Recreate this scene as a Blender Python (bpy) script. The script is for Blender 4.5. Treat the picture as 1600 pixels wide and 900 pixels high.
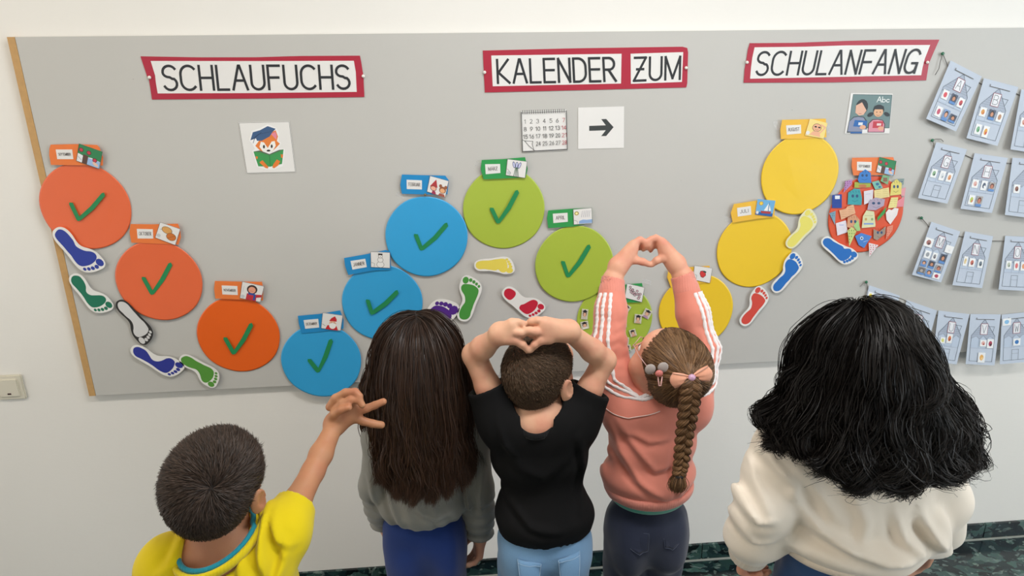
import bpy, bmesh, math, random
import numpy as np
from mathutils import Vector, Matrix

for o in list(bpy.data.objects):
    bpy.data.objects.remove(o, do_unlink=True)
SC = bpy.context.scene
COL = SC.collection
PI = math.pi

# ------------------------------------------------------------------ camera
FOC = 1050.0                                   # focal length in pixels of a 1600 wide frame
CAM = np.array([0.0, -2.0, 1.752])
ROT = np.array([[0.99599194, -0.08848924, -0.0130271],
                [0.03963336, 0.30606336, 0.95118579],
                [0.08018259, 0.94788969, -0.30834377]])   # rows: right, up, forward
cd = bpy.data.cameras.new('camera')
cd.sensor_width = 36.0
cd.lens = FOC / 1600 * 36.0
cd.clip_start = 0.05
cam = bpy.data.objects.new('camera', cd)
COL.objects.link(cam)
M = Matrix.Identity(4)
for r in range(3):
    M[r][0], M[r][1], M[r][2], M[r][3] = ROT[0][r], ROT[1][r], -ROT[2][r], CAM[r]
cam.matrix_world = M
SC.camera = cam

# ------------------------------------------------------------------ world, lights, exposure
w = bpy.data.worlds.new('hall_daylight'); SC.world = w
w.use_nodes = True
bg = w.node_tree.nodes['Background']
bg.inputs[0].default_value = (1.0, 0.965, 0.91, 1)
bg.inputs[1].default_value = 1.2
SC.view_settings.view_transform = 'Standard'
SC.view_settings.look = 'None'
SC.view_settings.gamma = 1.0
SC.view_settings.use_curve_mapping = False
SC.view_settings.exposure = 0.31

def area(name, loc, sx, sy, power, col=(1, .96, .9), aim=None):
    l = bpy.data.lights.new(name, 'AREA'); l.shape = 'RECTANGLE'
    l.size, l.size_y, l.energy, l.color = sx, sy, power, col
    o = bpy.data.objects.new(name, l); o.location = loc
    if aim is not None:
        o.rotation_euler = (Vector(aim) - Vector(loc)).to_track_quat('-Z', 'Y').to_euler()
    COL.objects.link(o); return o
# ceiling luminaires of the corridor (their housings are built with the ceiling)
LAMPS = [(-1.7, -1.3), (0.45, -1.3), (2.6, -1.3)]
for i, (x, y) in enumerate(LAMPS):
    area('ceiling_lamp_light', (x, y, 2.80), 1.2, 0.28, (8.5, 20, 5)[i], ((1, .80, .58), (1, .98, .965), (.95, .98, 1))[i])
# added cool fill light, to the right and behind the camera; no window built
area('cool_fill_light', (4.6, -3.6, 1.9), 2.4, 1.8, 58, (.80, .91, 1), aim=(0.8, 0, 1.1))
# ------------------------------------------------------------------ helpers
def lin(c):
    if isinstance(c, str):
        c = c.lstrip('#'); c = c if len(c) == 6 else ''.join(q * 2 for q in c); c = [int(c[i:i+2], 16) / 255 for i in (0, 2, 4)]
    return tuple(x / 12.92 if x <= .04045 else ((x + .055) / 1.055) ** 2.4 for x in c)

def nodes(name):
    m = bpy.data.materials.new(name); m.use_nodes = True
    nt = m.node_tree; return m, nt, nt.nodes, nt.links, nt.nodes['Principled BSDF']

def setp(b, **k):
    for a, v in k.items():
        b.inputs[a.replace('_', ' ')].default_value = v

MATS = {}
def plain(name, col, rough=.6, var=.06, scale=30, bump=.0, bscale=200, sheen=0, spec=.5, coat=0):
    if name in MATS: return MATS[name]
    m, nt, N, L, b = nodes(name)
    c = lin(col)
    t = N.new('ShaderNodeTexCoord'); n = N.new('ShaderNodeTexNoise')
    n.inputs['Scale'].default_value = scale; n.inputs['Detail'].default_value = 5
    L.new(t.outputs['Object'], n.inputs['Vector'])
    r = N.new('ShaderNodeMix'); r.data_type = 'RGBA'
    r.inputs[6].default_value = (*[x * (1 - var) for x in c], 1)
    r.inputs[7].default_value = (*[min(1, x * (1 + var)) for x in c], 1)
    L.new(n.outputs[0], r.inputs[0]); L.new(r.outputs[2], b.inputs['Base Color'])
    setp(b, Roughness=rough)
    b.inputs['Specular IOR Level'].default_value = spec
    if coat: b.inputs['Coat Weight'].default_value = coat; b.inputs['Coat Roughness'].default_value = .25
    if sheen: b.inputs['Sheen Weight'].default_value = sheen; b.inputs['Sheen Roughness'].default_value = .5
    if bump:
        n2 = N.new('ShaderNodeTexNoise'); n2.inputs['Scale'].default_value = bscale; n2.inputs['Detail'].default_value = 4
        L.new(t.outputs['Object'], n2.inputs['Vector'])
        bp = N.new('ShaderNodeBump'); bp.inputs['Strength'].default_value = bump; bp.inputs['Distance'].default_value = .002
        L.new(n2.outputs[0], bp.inputs['Height']); L.new(bp.outputs[0], b.inputs['Normal'])
    MATS[name] = m; return m

def cloth(name, col, dark=.85, rough=.85, kind='knit', scale=900, sheen=.25, bump=.35):
    if name in MATS: return MATS[name]
    m, nt, N, L, b = nodes(name)
    c = lin(col)
    t = N.new('ShaderNodeTexCoord')
    n = N.new('ShaderNodeTexNoise'); n.inputs['Scale'].default_value = 14; n.inputs['Detail'].default_value = 6
    L.new(t.outputs['Object'], n.inputs['Vector'])
    wv = N.new('ShaderNodeTexWave'); wv.inputs['Scale'].default_value = scale / 5 if kind != 'rib' else scale / 8
    wv.bands_direction = 'DIAGONAL' if kind == 'denim' else ('Z' if kind != 'rib' else 'X')
    wv.inputs['Distortion'].default_value = 1.5 if kind == 'knit' else .6
    wv.inputs['Detail'].default_value = 2
    L.new(t.outputs['Object'], wv.inputs['Vector'])
    fn = N.new('ShaderNodeTexNoise'); fn.inputs['Scale'].default_value = scale; fn.inputs['Detail'].default_value = 2
    L.new(t.outputs['Object'], fn.inputs['Vector'])
    r = N.new('ShaderNodeMix'); r.data_type = 'RGBA'
    r.inputs[6].default_value = (*[x * dark for x in c], 1)
    r.inputs[7].default_value = (*[min(1, x * (2 - dark)) for x in c], 1)
    mth = N.new('ShaderNodeMath'); mth.operation = 'MULTIPLY_ADD'
    L.new(fn.outputs[0], mth.inputs[0]); mth.inputs[1].default_value = .5
    h = N.new('ShaderNodeMath'); h.operation = 'MULTIPLY'; h.inputs[1].default_value = .5
    L.new(n.outputs[0], h.inputs[0]); L.new(h.outputs[0], mth.inputs[2])
    L.new(mth.outputs[0], r.inputs[0]); L.new(r.outputs[2], b.inputs['Base Color'])
    setp(b, Roughness=rough); b.inputs['Sheen Weight'].default_value = sheen
    b.inputs['Specular IOR Level'].default_value = .25
    ad = N.new('ShaderNodeMath'); ad.operation = 'MULTIPLY_ADD'; ad.inputs[1].default_value = .9 if kind == 'rib' else .12
    L.new(wv.outputs[1], ad.inputs[0]); L.new(fn.outputs[0], ad.inputs[2])
    bp = N.new('ShaderNodeBump'); bp.inputs['Strength'].default_value = bump; bp.inputs['Distance'].default_value = .0008
    L.new(ad.outputs[0], bp.inputs['Height']); L.new(bp.outputs[0], b.inputs['Normal'])
    MATS[name] = m; return m

def skinmat(name, col, red):
    m, nt, N, L, b = nodes(name)
    t = N.new('ShaderNodeTexCoord'); n = N.new('ShaderNodeTexNoise'); n.inputs['Scale'].default_value = 18; n.inputs['Detail'].default_value = 6
    L.new(t.outputs['Object'], n.inputs['Vector'])
    r = N.new('ShaderNodeMix'); r.data_type = 'RGBA'
    r.inputs[6].default_value = (*lin(col), 1); r.inputs[7].default_value = (*lin(red), 1)
    cr = N.new('ShaderNodeMapRange'); cr.inputs[1].default_value = .4; cr.inputs[2].default_value = .75
    L.new(n.outputs[0], cr.inputs[0]); L.new(cr.outputs[0], r.inputs[0]); L.new(r.outputs[2], b.inputs['Base Color'])
    setp(b, Roughness=.52); b.inputs['Subsurface Weight'].default_value = .12
    b.inputs['Subsurface Radius'].default_value = (.012, .005, .003); b.inputs['Subsurface Scale'].default_value = .6
    b.inputs['Specular IOR Level'].default_value = .4
    n2 = N.new('ShaderNodeTexNoise'); n2.inputs['Scale'].default_value = 420; n2.inputs['Detail'].default_value = 3
    L.new(t.outputs['Object'], n2.inputs['Vector'])
    bp = N.new('ShaderNodeBump'); bp.inputs['Strength'].default_value = .12; bp.inputs['Distance'].default_value = .001
    L.new(n2.outputs[0], bp.inputs['Height']); L.new(bp.outputs[0], b.inputs['Normal'])
    return m

def hairmat(name, col, tip, rough=.38, spec=.45, wt=.25):
    m, nt, N, L, b = nodes(name)
    a = N.new('ShaderNodeAttribute'); a.attribute_name = 'strand'      # x: along the strand, y: random per strand
    sx = N.new('ShaderNodeSeparateXYZ'); L.new(a.outputs['Vector'], sx.inputs[0])
    r = N.new('ShaderNodeMix'); r.data_type = 'RGBA'
    r.inputs[6].default_value = (*lin(col), 1); r.inputs[7].default_value = (*lin(tip), 1)
    ad = N.new('ShaderNodeMath'); ad.operation = 'MULTIPLY_ADD'; ad.inputs[1].default_value = 1 - wt
    L.new(sx.outputs[1], ad.inputs[0])
    s2 = N.new('ShaderNodeMath'); s2.operation = 'MULTIPLY'; s2.inputs[1].default_value = wt
    L.new(sx.outputs[0], s2.inputs[0]); L.new(s2.outputs[0], ad.inputs[2])
    L.new(ad.outputs[0], r.inputs[0]); L.new(r.outputs[2], b.inputs['Base Color'])
    setp(b, Roughness=rough); b.inputs['Specular IOR Level'].default_value = spec
    return m

_m, _nt, _N, _L, _b = nodes('printed_colour')
_a = _N.new('ShaderNodeVertexColor'); _a.layer_name = 'ink'
_L.new(_a.outputs[0], _b.inputs['Base Color']); setp(_b, Roughness=.5)
PRINT = _m

def link(o, parent=None):
    COL.objects.link(o)
    if parent is not None: o.parent = parent
    return o
def tag(o, label=None, cat=None, group=None, kind=None):
    for k, v in (('label', label), ('category', cat), ('group', group), ('kind', kind)):
        if v: o[k] = v
    return o
def empty(name, loc, label=None, cat=None, group=None):
    o = bpy.data.objects.new(name, None); o.location = loc; o.empty_display_size = .05
    COL.objects.link(o); tag(o, label, cat, group); return o
def mesh_obj(name, verts, faces, mat, parent=None, smooth=False, cols=None):
    me = bpy.data.meshes.new(name)
    me.from_pydata([tuple(map(float, v)) for v in verts], [], faces)
    if cols is not None:
        ca = me.color_attributes.new('ink', 'FLOAT_COLOR', 'CORNER')
        arr = np.ones((len(me.loops), 4), dtype=np.float32)
        i = 0
        for f, c in zip(faces, cols):
            arr[i:i+len(f), :3] = c; i += len(f)
        ca.data.foreach_set('color', arr.ravel())
    me.materials.append(mat)
    if smooth: me.polygons.foreach_set('use_smooth', [True] * len(me.polygons))
    me.update()
    o = bpy.data.objects.new(name, me)
    # children are given world coordinates; undo the parent's location
    link(o, parent)
    if parent is not None:
        L0 = Vector((0, 0, 0)); p = parent
        while p is not None: L0 += p.location; p = p.parent
        me.transform(Matrix.Translation(-L0))
    return o
def npmesh(name, V, Q, mat, parent=None, smooth=True, strand=None):
    me = bpy.data.meshes.new(name)
    V = np.asarray(V, dtype=np.float32).copy(); Q = np.asarray(Q, dtype=np.int32)
    L0 = np.zeros(3); p = parent
    while p is not None: L0 += np.array(p.location); p = p.parent
    V -= L0
    me.vertices.add(len(V)); me.vertices.foreach_set('co', V.ravel())
    k = Q.shape[1]
    me.loops.add(Q.size); me.loops.foreach_set('vertex_index', Q.ravel())
    me.polygons.add(len(Q)); me.polygons.foreach_set('loop_start', np.arange(0, Q.size, k, dtype=np.int32))
    me.polygons.foreach_set('loop_total', np.full(len(Q), k, dtype=np.int32))
    if smooth: me.polygons.foreach_set('use_smooth', np.ones(len(Q), dtype=bool))
    if strand is not None:
        at = me.attributes.new('strand', 'FLOAT_VECTOR', 'POINT'); at.data.foreach_set('vector', np.asarray(strand, dtype=np.float32).ravel())
    me.materials.append(mat); me.update(calc_edges=True); me.validate()
    o = bpy.data.objects.new(name, me); return link(o, parent)

def box(name, x0, x1, y0, y1, z0, z1, mat, parent=None, bevel=0):
    bm = bmesh.new(); bmesh.ops.create_cube(bm, size=1)
    for v in bm.verts:
        v.co = Vector(((x0 + x1) / 2 + v.co.x * (x1 - x0), (y0 + y1) / 2 + v.co.y * (y1 - y0), (z0 + z1) / 2 + v.co.z * (z1 - z0)))
    if bevel: bmesh.ops.bevel(bm, geom=bm.edges[:], offset=bevel, segments=2, affect='EDGES')
    me = bpy.data.meshes.new(name); bm.to_mesh(me); bm.free(); me.materials.append(mat)
    o = bpy.data.objects.new(name, me); link(o, parent)
    if parent is not None: me.transform(Matrix.Translation(-parent.location))
    return o

def ray(x, y):
    return ROT.T @ np.array([(x - 800) / FOC, -(y - 450) / FOC, 1.0])
def J(x, y, Y):
    """point in the room seen at photo position x, y, at depth Y"""
    d = ray(x, y); return CAM + d * (Y - CAM[1]) / d[1]
def onboard(x, y):
    p = J(x, y, 0.0); return p[0], p[2]
# ------------------------------------------------------------------ the room
m, nt, N, L, b = nodes('painted_plaster')
t = N.new('ShaderNodeTexCoord'); n = N.new('ShaderNodeTexNoise'); n.inputs['Scale'].default_value = 2.2; n.inputs['Detail'].default_value = 4
L.new(t.outputs['Object'], n.inputs['Vector'])
r = N.new('ShaderNodeMix'); r.data_type = 'RGBA'
r.inputs[6].default_value = (*lin('#ebe9e4'), 1); r.inputs[7].default_value = (*lin('#f0eee9'), 1)
L.new(n.outputs[0], r.inputs[0]); L.new(r.outputs[2], b.inputs['Base Color']); setp(b, Roughness=.45)
n2 = N.new('ShaderNodeTexNoise'); n2.inputs['Scale'].default_value = 120; L.new(t.outputs['Object'], n2.inputs['Vector'])
mp = N.new('ShaderNodeMapping'); mp.inputs['Scale'].default_value = (.35, 1, 1); L.new(t.outputs['Object'], mp.inputs[0]); L.new(mp.outputs[0], n2.inputs['Vector'])
bp = N.new('ShaderNodeBump'); bp.inputs['Strength'].default_value = .12; bp.inputs['Distance'].default_value = .002
L.new(n2.outputs[0], bp.inputs['Height']); L.new(bp.outputs[0], b.inputs['Normal'])
WALL = m

def marble(name, base_dark):
    m, nt, N, L, b = nodes(name)
    t = N.new('ShaderNodeTexCoord')
    ns = N.new('ShaderNodeTexNoise'); ns.inputs['Scale'].default_value = 9; ns.inputs['Detail'].default_value = 4
    L.new(t.outputs['Object'], ns.inputs['Vector'])
    mx = N.new('ShaderNodeMix'); mx.data_type = 'RGBA'; mx.inputs[0].default_value = .12
    L.new(t.outputs['Object'], mx.inputs[6]); L.new(ns.outputs[1], mx.inputs[7])
    mp = N.new('ShaderNodeMapping'); mp.inputs['Scale'].default_value = (1.0, 1.8, 1.6); mp.inputs['Rotation'].default_value = (0, 0, .5)
    L.new(mx.outputs[2], mp.inputs[0])
    v = N.new('ShaderNodeTexVoronoi'); v.inputs['Scale'].default_value = 22; L.new(mp.outputs[0], v.inputs['Vector'])
    sp = N.new('ShaderNodeSeparateColor'); L.new(v.outputs['Color'], sp.inputs[0])
    cr = N.new('ShaderNodeValToRGB'); e = cr.color_ramp.elements
    e[0].position = 0; e[0].color = (*lin('#0b1416'), 1)
    e[1].position = 1; e[1].color = (*lin('#5a716b'), 1)
    for pos, c in ((.35, '#16262a'), (.6, '#1e3436'), (.8, '#2c4643'), (.93, '#43615c')):
        q = e.new(pos); q.color = (*lin(c), 1)
    L.new(sp.outputs[0], cr.inputs[0])
    v2 = N.new('ShaderNodeTexVoronoi'); v2.inputs['Scale'].default_value = 60; L.new(mp.outputs[0], v2.inputs['Vector'])
    sp2 = N.new('ShaderNodeSeparateColor'); L.new(v2.outputs['Color'], sp2.inputs[0])
    cr2 = N.new('ShaderNodeValToRGB'); e = cr2.color_ramp.elements; e[0].position = .86; e[0].color = (0, 0, 0, 1); e[1].position = .98; e[1].color = (1, 1, 1, 1)
    L.new(sp2.outputs[1], cr2.inputs[0])
    nz = N.new('ShaderNodeTexNoise'); nz.inputs['Scale'].default_value = 70; nz.inputs['Detail'].default_value = 6; L.new(t.outputs['Object'], nz.inputs['Vector'])
    m3 = N.new('ShaderNodeMix'); m3.data_type = 'RGBA'; m3.inputs[7].default_value = (*lin('#8ea39b'), 1)
    mm = N.new('ShaderNodeMath'); mm.operation = 'MULTIPLY'; L.new(cr2.outputs[0], mm.inputs[0]); L.new(nz.outputs[0], mm.inputs[1])
    L.new(mm.outputs[0], m3.inputs[0]); L.new(cr.outputs[0], m3.inputs[6])
    m4 = N.new('ShaderNodeMix'); m4.data_type = 'RGBA'; m4.blend_type = 'MULTIPLY'; m4.inputs[0].default_value = base_dark
    L.new(m3.outputs[2], m4.inputs[6]); L.new(nz.outputs[1], m4.inputs[7]); 
    g = N.new('ShaderNodeMix'); g.data_type = 'RGBA'; g.inputs[0].default_value = .0
    L.new(m4.outputs[2], b.inputs['Base Color']); setp(b, Roughness=.16)
    return m
MARBLE = marble('green_marble', .35)
WALLY = 0.02
box('wall_front', -4, 5.5, WALLY, WALLY + .2, 0, 3.0, WALL)['kind'] = 'structure'
box('wall_back', -4, 5.5, -4.7, -4.5, 0, 3.0, WALL)['kind'] = 'structure'
box('ceiling', -4, 5.5, -4.5, WALLY, 2.9, 3.0, plain('ceiling_white', '#e6e4de', .8))['kind'] = 'structure'
box('floor', -4, 5.5, -4.5, WALLY, -.1, 0, MARBLE)['kind'] = 'structure'
bb = empty('baseboard_front', (0, WALLY, 0)); bb['kind'] = 'structure'
box('joint_strip', -4, 5.5, WALLY - .0175, WALLY, 0, .0045, plain('cement_joint', '#9fa39c', .8), bb)
edges_x = [-3.65, -2.53, -1.40, -.27, .866, 1.985, 3.11, 4.23, 5.35]
for a_, c_ in zip(edges_x[:-1], edges_x[1:]):
    box('skirting_tile', a_ + .0012, c_ - .0012, WALLY - .012, WALLY, .0045, .068, MARBLE, bb, bevel=.001)
# ceiling luminaires
lampm, nt, N, L, b = nodes('lamp_diffuser'); setp(b, Roughness=.4)
b.inputs['Base Color'].default_value = (.9, .9, .9, 1); b.inputs['Emission Color'].default_value = (1, .95, .88, 1); b.inputs['Emission Strength'].default_value = 3
for i, (x, y) in enumerate(LAMPS):
    e_ = empty('ceiling_light', (x, y, 2.9), ('left', 'middle', 'right')[i] + ' long white ceiling light over the corridor', 'ceiling light', 'ceiling lights')
    box('housing', x - .64, x + .64, y - .17, y + .17, 2.83, 2.9, plain('white_metal', '#e8e8e6', .4), e_, bevel=.006)
    box('diffuser', x - .61, x + .61, y - .145, y + .145, 2.812, 2.83, lampm, e_)

# light switch at the left edge
def wallp(x, y): p = J(x, y, WALLY); return p[0], p[2]
sx1, sz1 = wallp(35, 587); sx0, sz0 = wallp(33, 619)
sw = empty('light_switch', (sx1 - .042, WALLY, (sz0 + sz1) / 2), 'white square light switch on the wall at the lower left of the pinboard', 'light switch')
SWM = plain('switch_plastic', '#d9d4c4', .3, .01)
x1_ = sx1; x0_ = x1_ - .084; zc = (sz0 + sz1) / 2; hz = .041
box('frame', x0_, x1_, WALLY - .009, WALLY, zc - hz, zc + hz, SWM, sw, bevel=.003)
rk = box('rocker', x0_ + .0125, x1_ - .0125, WALLY - .014, WALLY - .007, zc - .029, zc + .029, SWM, sw, bevel=.002)
box('indicator_window', x0_ + .037, x0_ + .047, WALLY - .0150, WALLY - .013, zc - .021, zc - .0165, plain('dark_red_plastic', '#3a1a20', .3), sw)
# ------------------------------------------------------------------ pinboard
m, nt, N, L, b = nodes('grey_pinboard')
t = N.new('ShaderNodeTexCoord'); n = N.new('ShaderNodeTexNoise'); n.inputs['Scale'].default_value = 1.7; n.inputs['Detail'].default_value = 5
L.new(t.outputs['Object'], n.inputs['Vector'])
r = N.new('ShaderNodeMix'); r.data_type = 'RGBA'
r.inputs[6].default_value = (*lin('#c0bfbb'), 1); r.inputs[7].default_value = (*lin('#c9c8c4'), 1)
L.new(n.outputs[0], r.inputs[0])
sp = N.new('ShaderNodeTexVoronoi'); sp.inputs['Scale'].default_value = 9; L.new(t.outputs['Object'], sp.inputs['Vector'])
ml = N.new('ShaderNodeMapRange'); ml.inputs[1].default_value = .008; ml.inputs[2].default_value = .02; ml.inputs[3].default_value = .8; ml.inputs[4].default_value = 1
L.new(sp.outputs['Distance'], ml.inputs[0])
mu = N.new('ShaderNodeMix'); mu.data_type = 'RGBA'; mu.blend_type = 'MULTIPLY'; mu.inputs[0].default_value = 1
L.new(r.outputs[2], mu.inputs[6]); L.new(ml.outputs[0], mu.inputs[7]); L.new(mu.outputs[2], b.inputs['Base Color'])
setp(b, Roughness=.42); b.inputs['Specular IOR Level'].default_value = .35
BOARDM = m
BT = CAM[2] + .1004; BB = CAM[2] - .9493
bd = empty('pinboard', (-1.15, WALLY - .0015, BB), 'long light grey pinboard on the wall with a wooden strip down its left end', 'pinboard')
box('panel', -1.139, 4.0, 0, WALLY - .0015, BB, BT, BOARDM, bd, bevel=.0008)
box('edge_strip', -1.158, -1.139, -.001, WALLY - .0015, BB, BT, plain('beech_wood', '#c39a63', .5, .15, 60), bd)

# ---- flat paper helpers: outlines on the board's own plane, y grows toward the room
EPS = .0004
def sheet(name, poly, mat, lift=.0002, thick=.0008, parent=None, conv=onboard, cols=None, bend=None):
    """a flat piece of card: outline poly in photo positions, laid on the board"""
    P = [conv(x, y) for x, y in poly] if conv else list(poly)
    ar = sum(P[i][0] * P[(i + 1) % len(P)][1] - P[(i + 1) % len(P)][0] * P[i][1] for i in range(len(P)))
    if ar < 0: P = P[::-1]
    n = len(P)
    bd_ = [0] * n if bend is None else [bend(*p) for p in P]
    V = [(p[0], -(lift + thick) - q, p[1]) for p, q in zip(P, bd_)] + [(p[0], -lift - q, p[1]) for p, q in zip(P, bd_)]
    F = [list(range(n)), list(range(2 * n - 1, n - 1, -1))] + [[(i + 1) % n, i, n + i, n + (i + 1) % n] for i in range(n)]
    return mesh_obj(name, V, F, mat, parent, cols=[cols] * len(F) if cols else None)

class Draw:
    """collects flat printed shapes in unit coordinates of a quad (x right, y down)"""
    def __init__(s, quad, lift, bend=None, step=.00004):
        s.q = [np.array(onboard(*p)) for p in quad]; s.lift = lift; s.V = []; s.F = []; s.C = []; s.n = 0; s.bend = bend; s.step = step
    def m(s, u, v):
        a, b, c, d = s.q
        return a * (1 - u) * (1 - v) + b * u * (1 - v) + c * u * v + d * (1 - u) * v
    def poly(s, pts, col):
        P = [s.m(*p) for p in pts]
        ar = sum(P[i][0] * P[(i + 1) % len(P)][1] - P[(i + 1) % len(P)][0] * P[i][1] for i in range(len(P)))
        if ar < 0: P = P[::-1]
        s.n += 1
        y = -(s.lift + s.step * min(s.n, 70)) 
        i0 = len(s.V); s.V += [(p[0], y - (s.bend(*p) if s.bend else 0), p[1]) for p in P]
        s.F.append(list(range(i0, i0 + len(P)))); s.C.append(lin(col)); return s
    def rect(s, x0, y0, x1, y1, col): return s.poly([(x0, y0), (x1, y0), (x1, y1), (x0, y1)], col)
    def ell(s, cx, cy, rx, ry, col, n=14, a=0):
        ca, sa = math.cos(a), math.sin(a)
        return s.poly([(cx + rx * math.cos(t) * ca - ry * math.sin(t) * sa, cy + rx * math.cos(t) * sa + ry * math.sin(t) * ca) for t in [2 * PI * k / n for k in range(n)]], col)
    def line(s, pts, w, col, cap=True):
        """stroke of even real width w (metres)"""
        P = [s.m(*p) for p in pts]
        P = [P[0]] + [b for a, b in zip(P[:-1], P[1:]) if np.linalg.norm(b - a) > 1e-6]
        if len(P) < 2: P = [P[0], P[0] + np.array([1e-4, 0])]
        runs = [[P[0]]]
        for k in range(1, len(P)):
            runs[-1].append(P[k])
            if k < len(P) - 1:
                a, b = P[k] - P[k - 1], P[k + 1] - P[k]
                if a @ b / (np.linalg.norm(a) * np.linalg.norm(b)) < .25: runs.append([P[k]])
        for Q in runs:
            s.n += 1
            y = -(s.lift + s.step * min(s.n, 90))
            D = [(b - a) / np.linalg.norm(b - a) for a, b in zip(Q[:-1], Q[1:])]
            i0 = len(s.V)
            for k, p in enumerate(Q):
                d0 = D[max(k - 1, 0)]; d1 = D[min(k, len(D) - 1)]; t = d0 + d1; t = t / np.linalg.norm(t)
                nn = np.array([-t[1], t[0]]) * (w / 2) / max(.5, t @ d1)
                q = p + (0 if not cap else (-d1 * w * .4 if k == 0 else (d0 * w * .4 if k == len(Q) - 1 else 0)))
                for r_ in (q - nn, q + nn): s.V.append((r_[0], y - (s.bend(*r_) if s.bend else 0), r_[1]))
            for k in range(len(Q) - 1):
                s.F.append([i0 + 2 * k, i0 + 2 * k + 2, i0 + 2 * k + 3, i0 + 2 * k + 1]); s.C.append(lin(col))
        return s
    def done(s, name, parent):
        return mesh_obj(name, s.V, s.F, PRINT, parent, cols=s.C)

# ---- a school print alphabet made of strokes (x 0..w, y 0..1 down)
def arc(cx, cy, rx, ry, a0, a1, n=10):
    return [(cx + rx * math.cos(math.radians(a0 + (a1 - a0) * k / n)), cy - ry * math.sin(math.radians(a0 + (a1 - a0) * k / n))) for k in range(n + 1)]
G = {
 'A': (.56, [[(0, 1), (.26, 0), (.30, 0), (.56, 1)], [(.1, .62), (.46, .62)]]),
 'B': (.5, [[(0, 1), (0, 0)], [(0, 0), (.24, 0)] + arc(.24, .24, .2, .24, 90, -90) + [(0, .48)], [(0, .48), (.26, .48)] + arc(.26, .74, .24, .26, 90, -90) + [(0, 1)]]),
 'C': (.56, [arc(.3, .36, .3, .36, 40, 180) + [(0, .64)] + arc(.3, .64, .3, .36, 180, 320)]),
 'D': (.52, [[(0, 1), (0, 0), (.2, 0)] + arc(.2, .36, .32, .36, 90, 0) + arc(.2, .64, .32, .36, 0, -90) + [(0, 1)]]),
 'E': (.45, [[(.45, 0), (0, 0), (0, 1), (.45, 1)], [(0, .48), (.42, .48)]]),
 'F': (.45, [[(.45, 0), (0, 0), (0, 1)], [(0, .5), (.4, .5)]]),
 'G': (.56, [arc(.29, .36, .29, .36, 30, 180) + [(0, .64)] + arc(.29, .64, .29, .36, 180, 320) + [(.54, .58), (.3, .58)], [(.54, .58), (.54, 1)]]),
 'H': (.5, [[(0, 0), (0, 1)], [(.5, 0), (.5, 1)], [(0, .5), (.5, .5)]]),
 'I': (.02, [[(0, 0), (0, 1)]]),
 'J': (.36, [[(.36, 0), (.36, .74)] + arc(.18, .78, .18, .22, 0, -180)]),
 'K': (.5, [[(0, 0), (0, 1)], [(.46, 0), (.04, .55), (.5, 1)]]),
 'L': (.42, [[(0, 0), (0, 1), (.42, 1)]]),
 'M': (.62, [[(0, 1), (0, 0), (.31, .95), (.62, 0), (.62, 1)]]),
 'N': (.48, [[(0, 1), (0, 0), (.48, 1), (.48, 0)]]),
 'O': (.56, [arc(.28, .38, .28, .38, 0, 180) + arc(.28, .62, .28, .38, 180, 360) + [(.56, .38)]]),
 'P': (.46, [[(0, 1), (0, 0), (.22, 0)] + arc(.22, .26, .24, .26, 90, -90) + [(0, .52)]]),
 'R': (.5, [[(0, 1), (0, 0), (.24, 0)] + arc(.24, .25, .22, .25, 90, -90) + [(0, .5)], [(.2, .5), (.5, 1)]]),
 'S': (.5, [arc(.25, .25, .25, .25, 30, 180) + arc(.25, .27, .25, .2, 180, 250) + [(.25, .47), (.33, .53)] + arc(.25, .74, .25, .26, 50, -155)]),
 'T': (.5, [[(0, 0), (.5, 0)], [(.25, 0), (.25, 1)]]),
 'U': (.5, [[(0, 0), (0, .7)] + arc(.25, .72, .25, .28, 180, 360) + [(.5, 0)]]),
 'V': (.54, [[(0, 0), (.27, 1), (.54, 0)]]),
 'W': (.7, [[(0, 0), (.18, 1), (.35, .3), (.52, 1), (.7, 0)]]),
 'Z': (.5, [[(.02, 0), (.5, 0), (0, 1), (.5, 1)], [(.12, .5), (.4, .5)]]),
 'Ä': (.56, [[(0, 1), (.26, .12), (.30, .12), (.56, 1)], [(.1, .66), (.46, .66)], [(.14, -.06), (.17, -.06)], [(.4, -.06), (.43, -.06)]]),
 'b': (.42, [[(0, 0), (0, 1)], arc(.21, .72, .21, .27, 160, -160, 12)]),
 'c': (.38, [arc(.21, .72, .21, .27, 45, 315, 12)]),
 '0': (.44, [arc(.22, .5, .22, .5, 0, 360, 14)]),
 '1': (.2, [[(0, .2), (.2, 0), (.2, 1)]]),
 '2': (.44, [arc(.22, .25, .2, .25, 160, -30) + [(0, 1), (.44, 1)]]),
 '3': (.42, [arc(.2, .25, .2, .25, 150, -80), arc(.2, .73, .22, .27, 90, -150)]),
 '4': (.46, [[(.34, 1), (.34, 0), (0, .7), (.46, .7)]]),
 '5': (.42, [[(.4, 0), (.06, 0), (.03, .42)] + arc(.2, .67, .22, .33, 100, -150)]),
 '6': (.44, [[(.34, 0), (.04, .55)], arc(.22, .7, .21, .3, 0, 360, 14)]),
 '7': (.42, [[(0, 0), (.42, 0), (.12, 1)]]),
 '8': (.42, [arc(.21, .24, .18, .24, 0, 360, 12), arc(.21, .74, .21, .26, 0, 360, 12)]),
 '9': (.44, [[(.4, .45), (.1, 1)], arc(.22, .3, .21, .3, 0, 360, 14)]),
}
def word(d, text, x0, y0, x1, y1, w, col, gap=.16):
    """letters fitted into the box x0..x1, y0..y1 of drawing d"""
    tot = sum(G[c][0] if c in G else .3 for c in text) + gap * (len(text) - 1)
    sc = (x1 - x0) / tot; x = x0
    for c in text:
        if c in G:
            for st in G[c][1]:
                d.line([(x + a * sc, y0 + b * (y1 - y0)) for a, b in st], w, col)
            x += (G[c][0] + gap) * sc
        else: x += (.3 + gap) * sc
    return d

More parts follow.
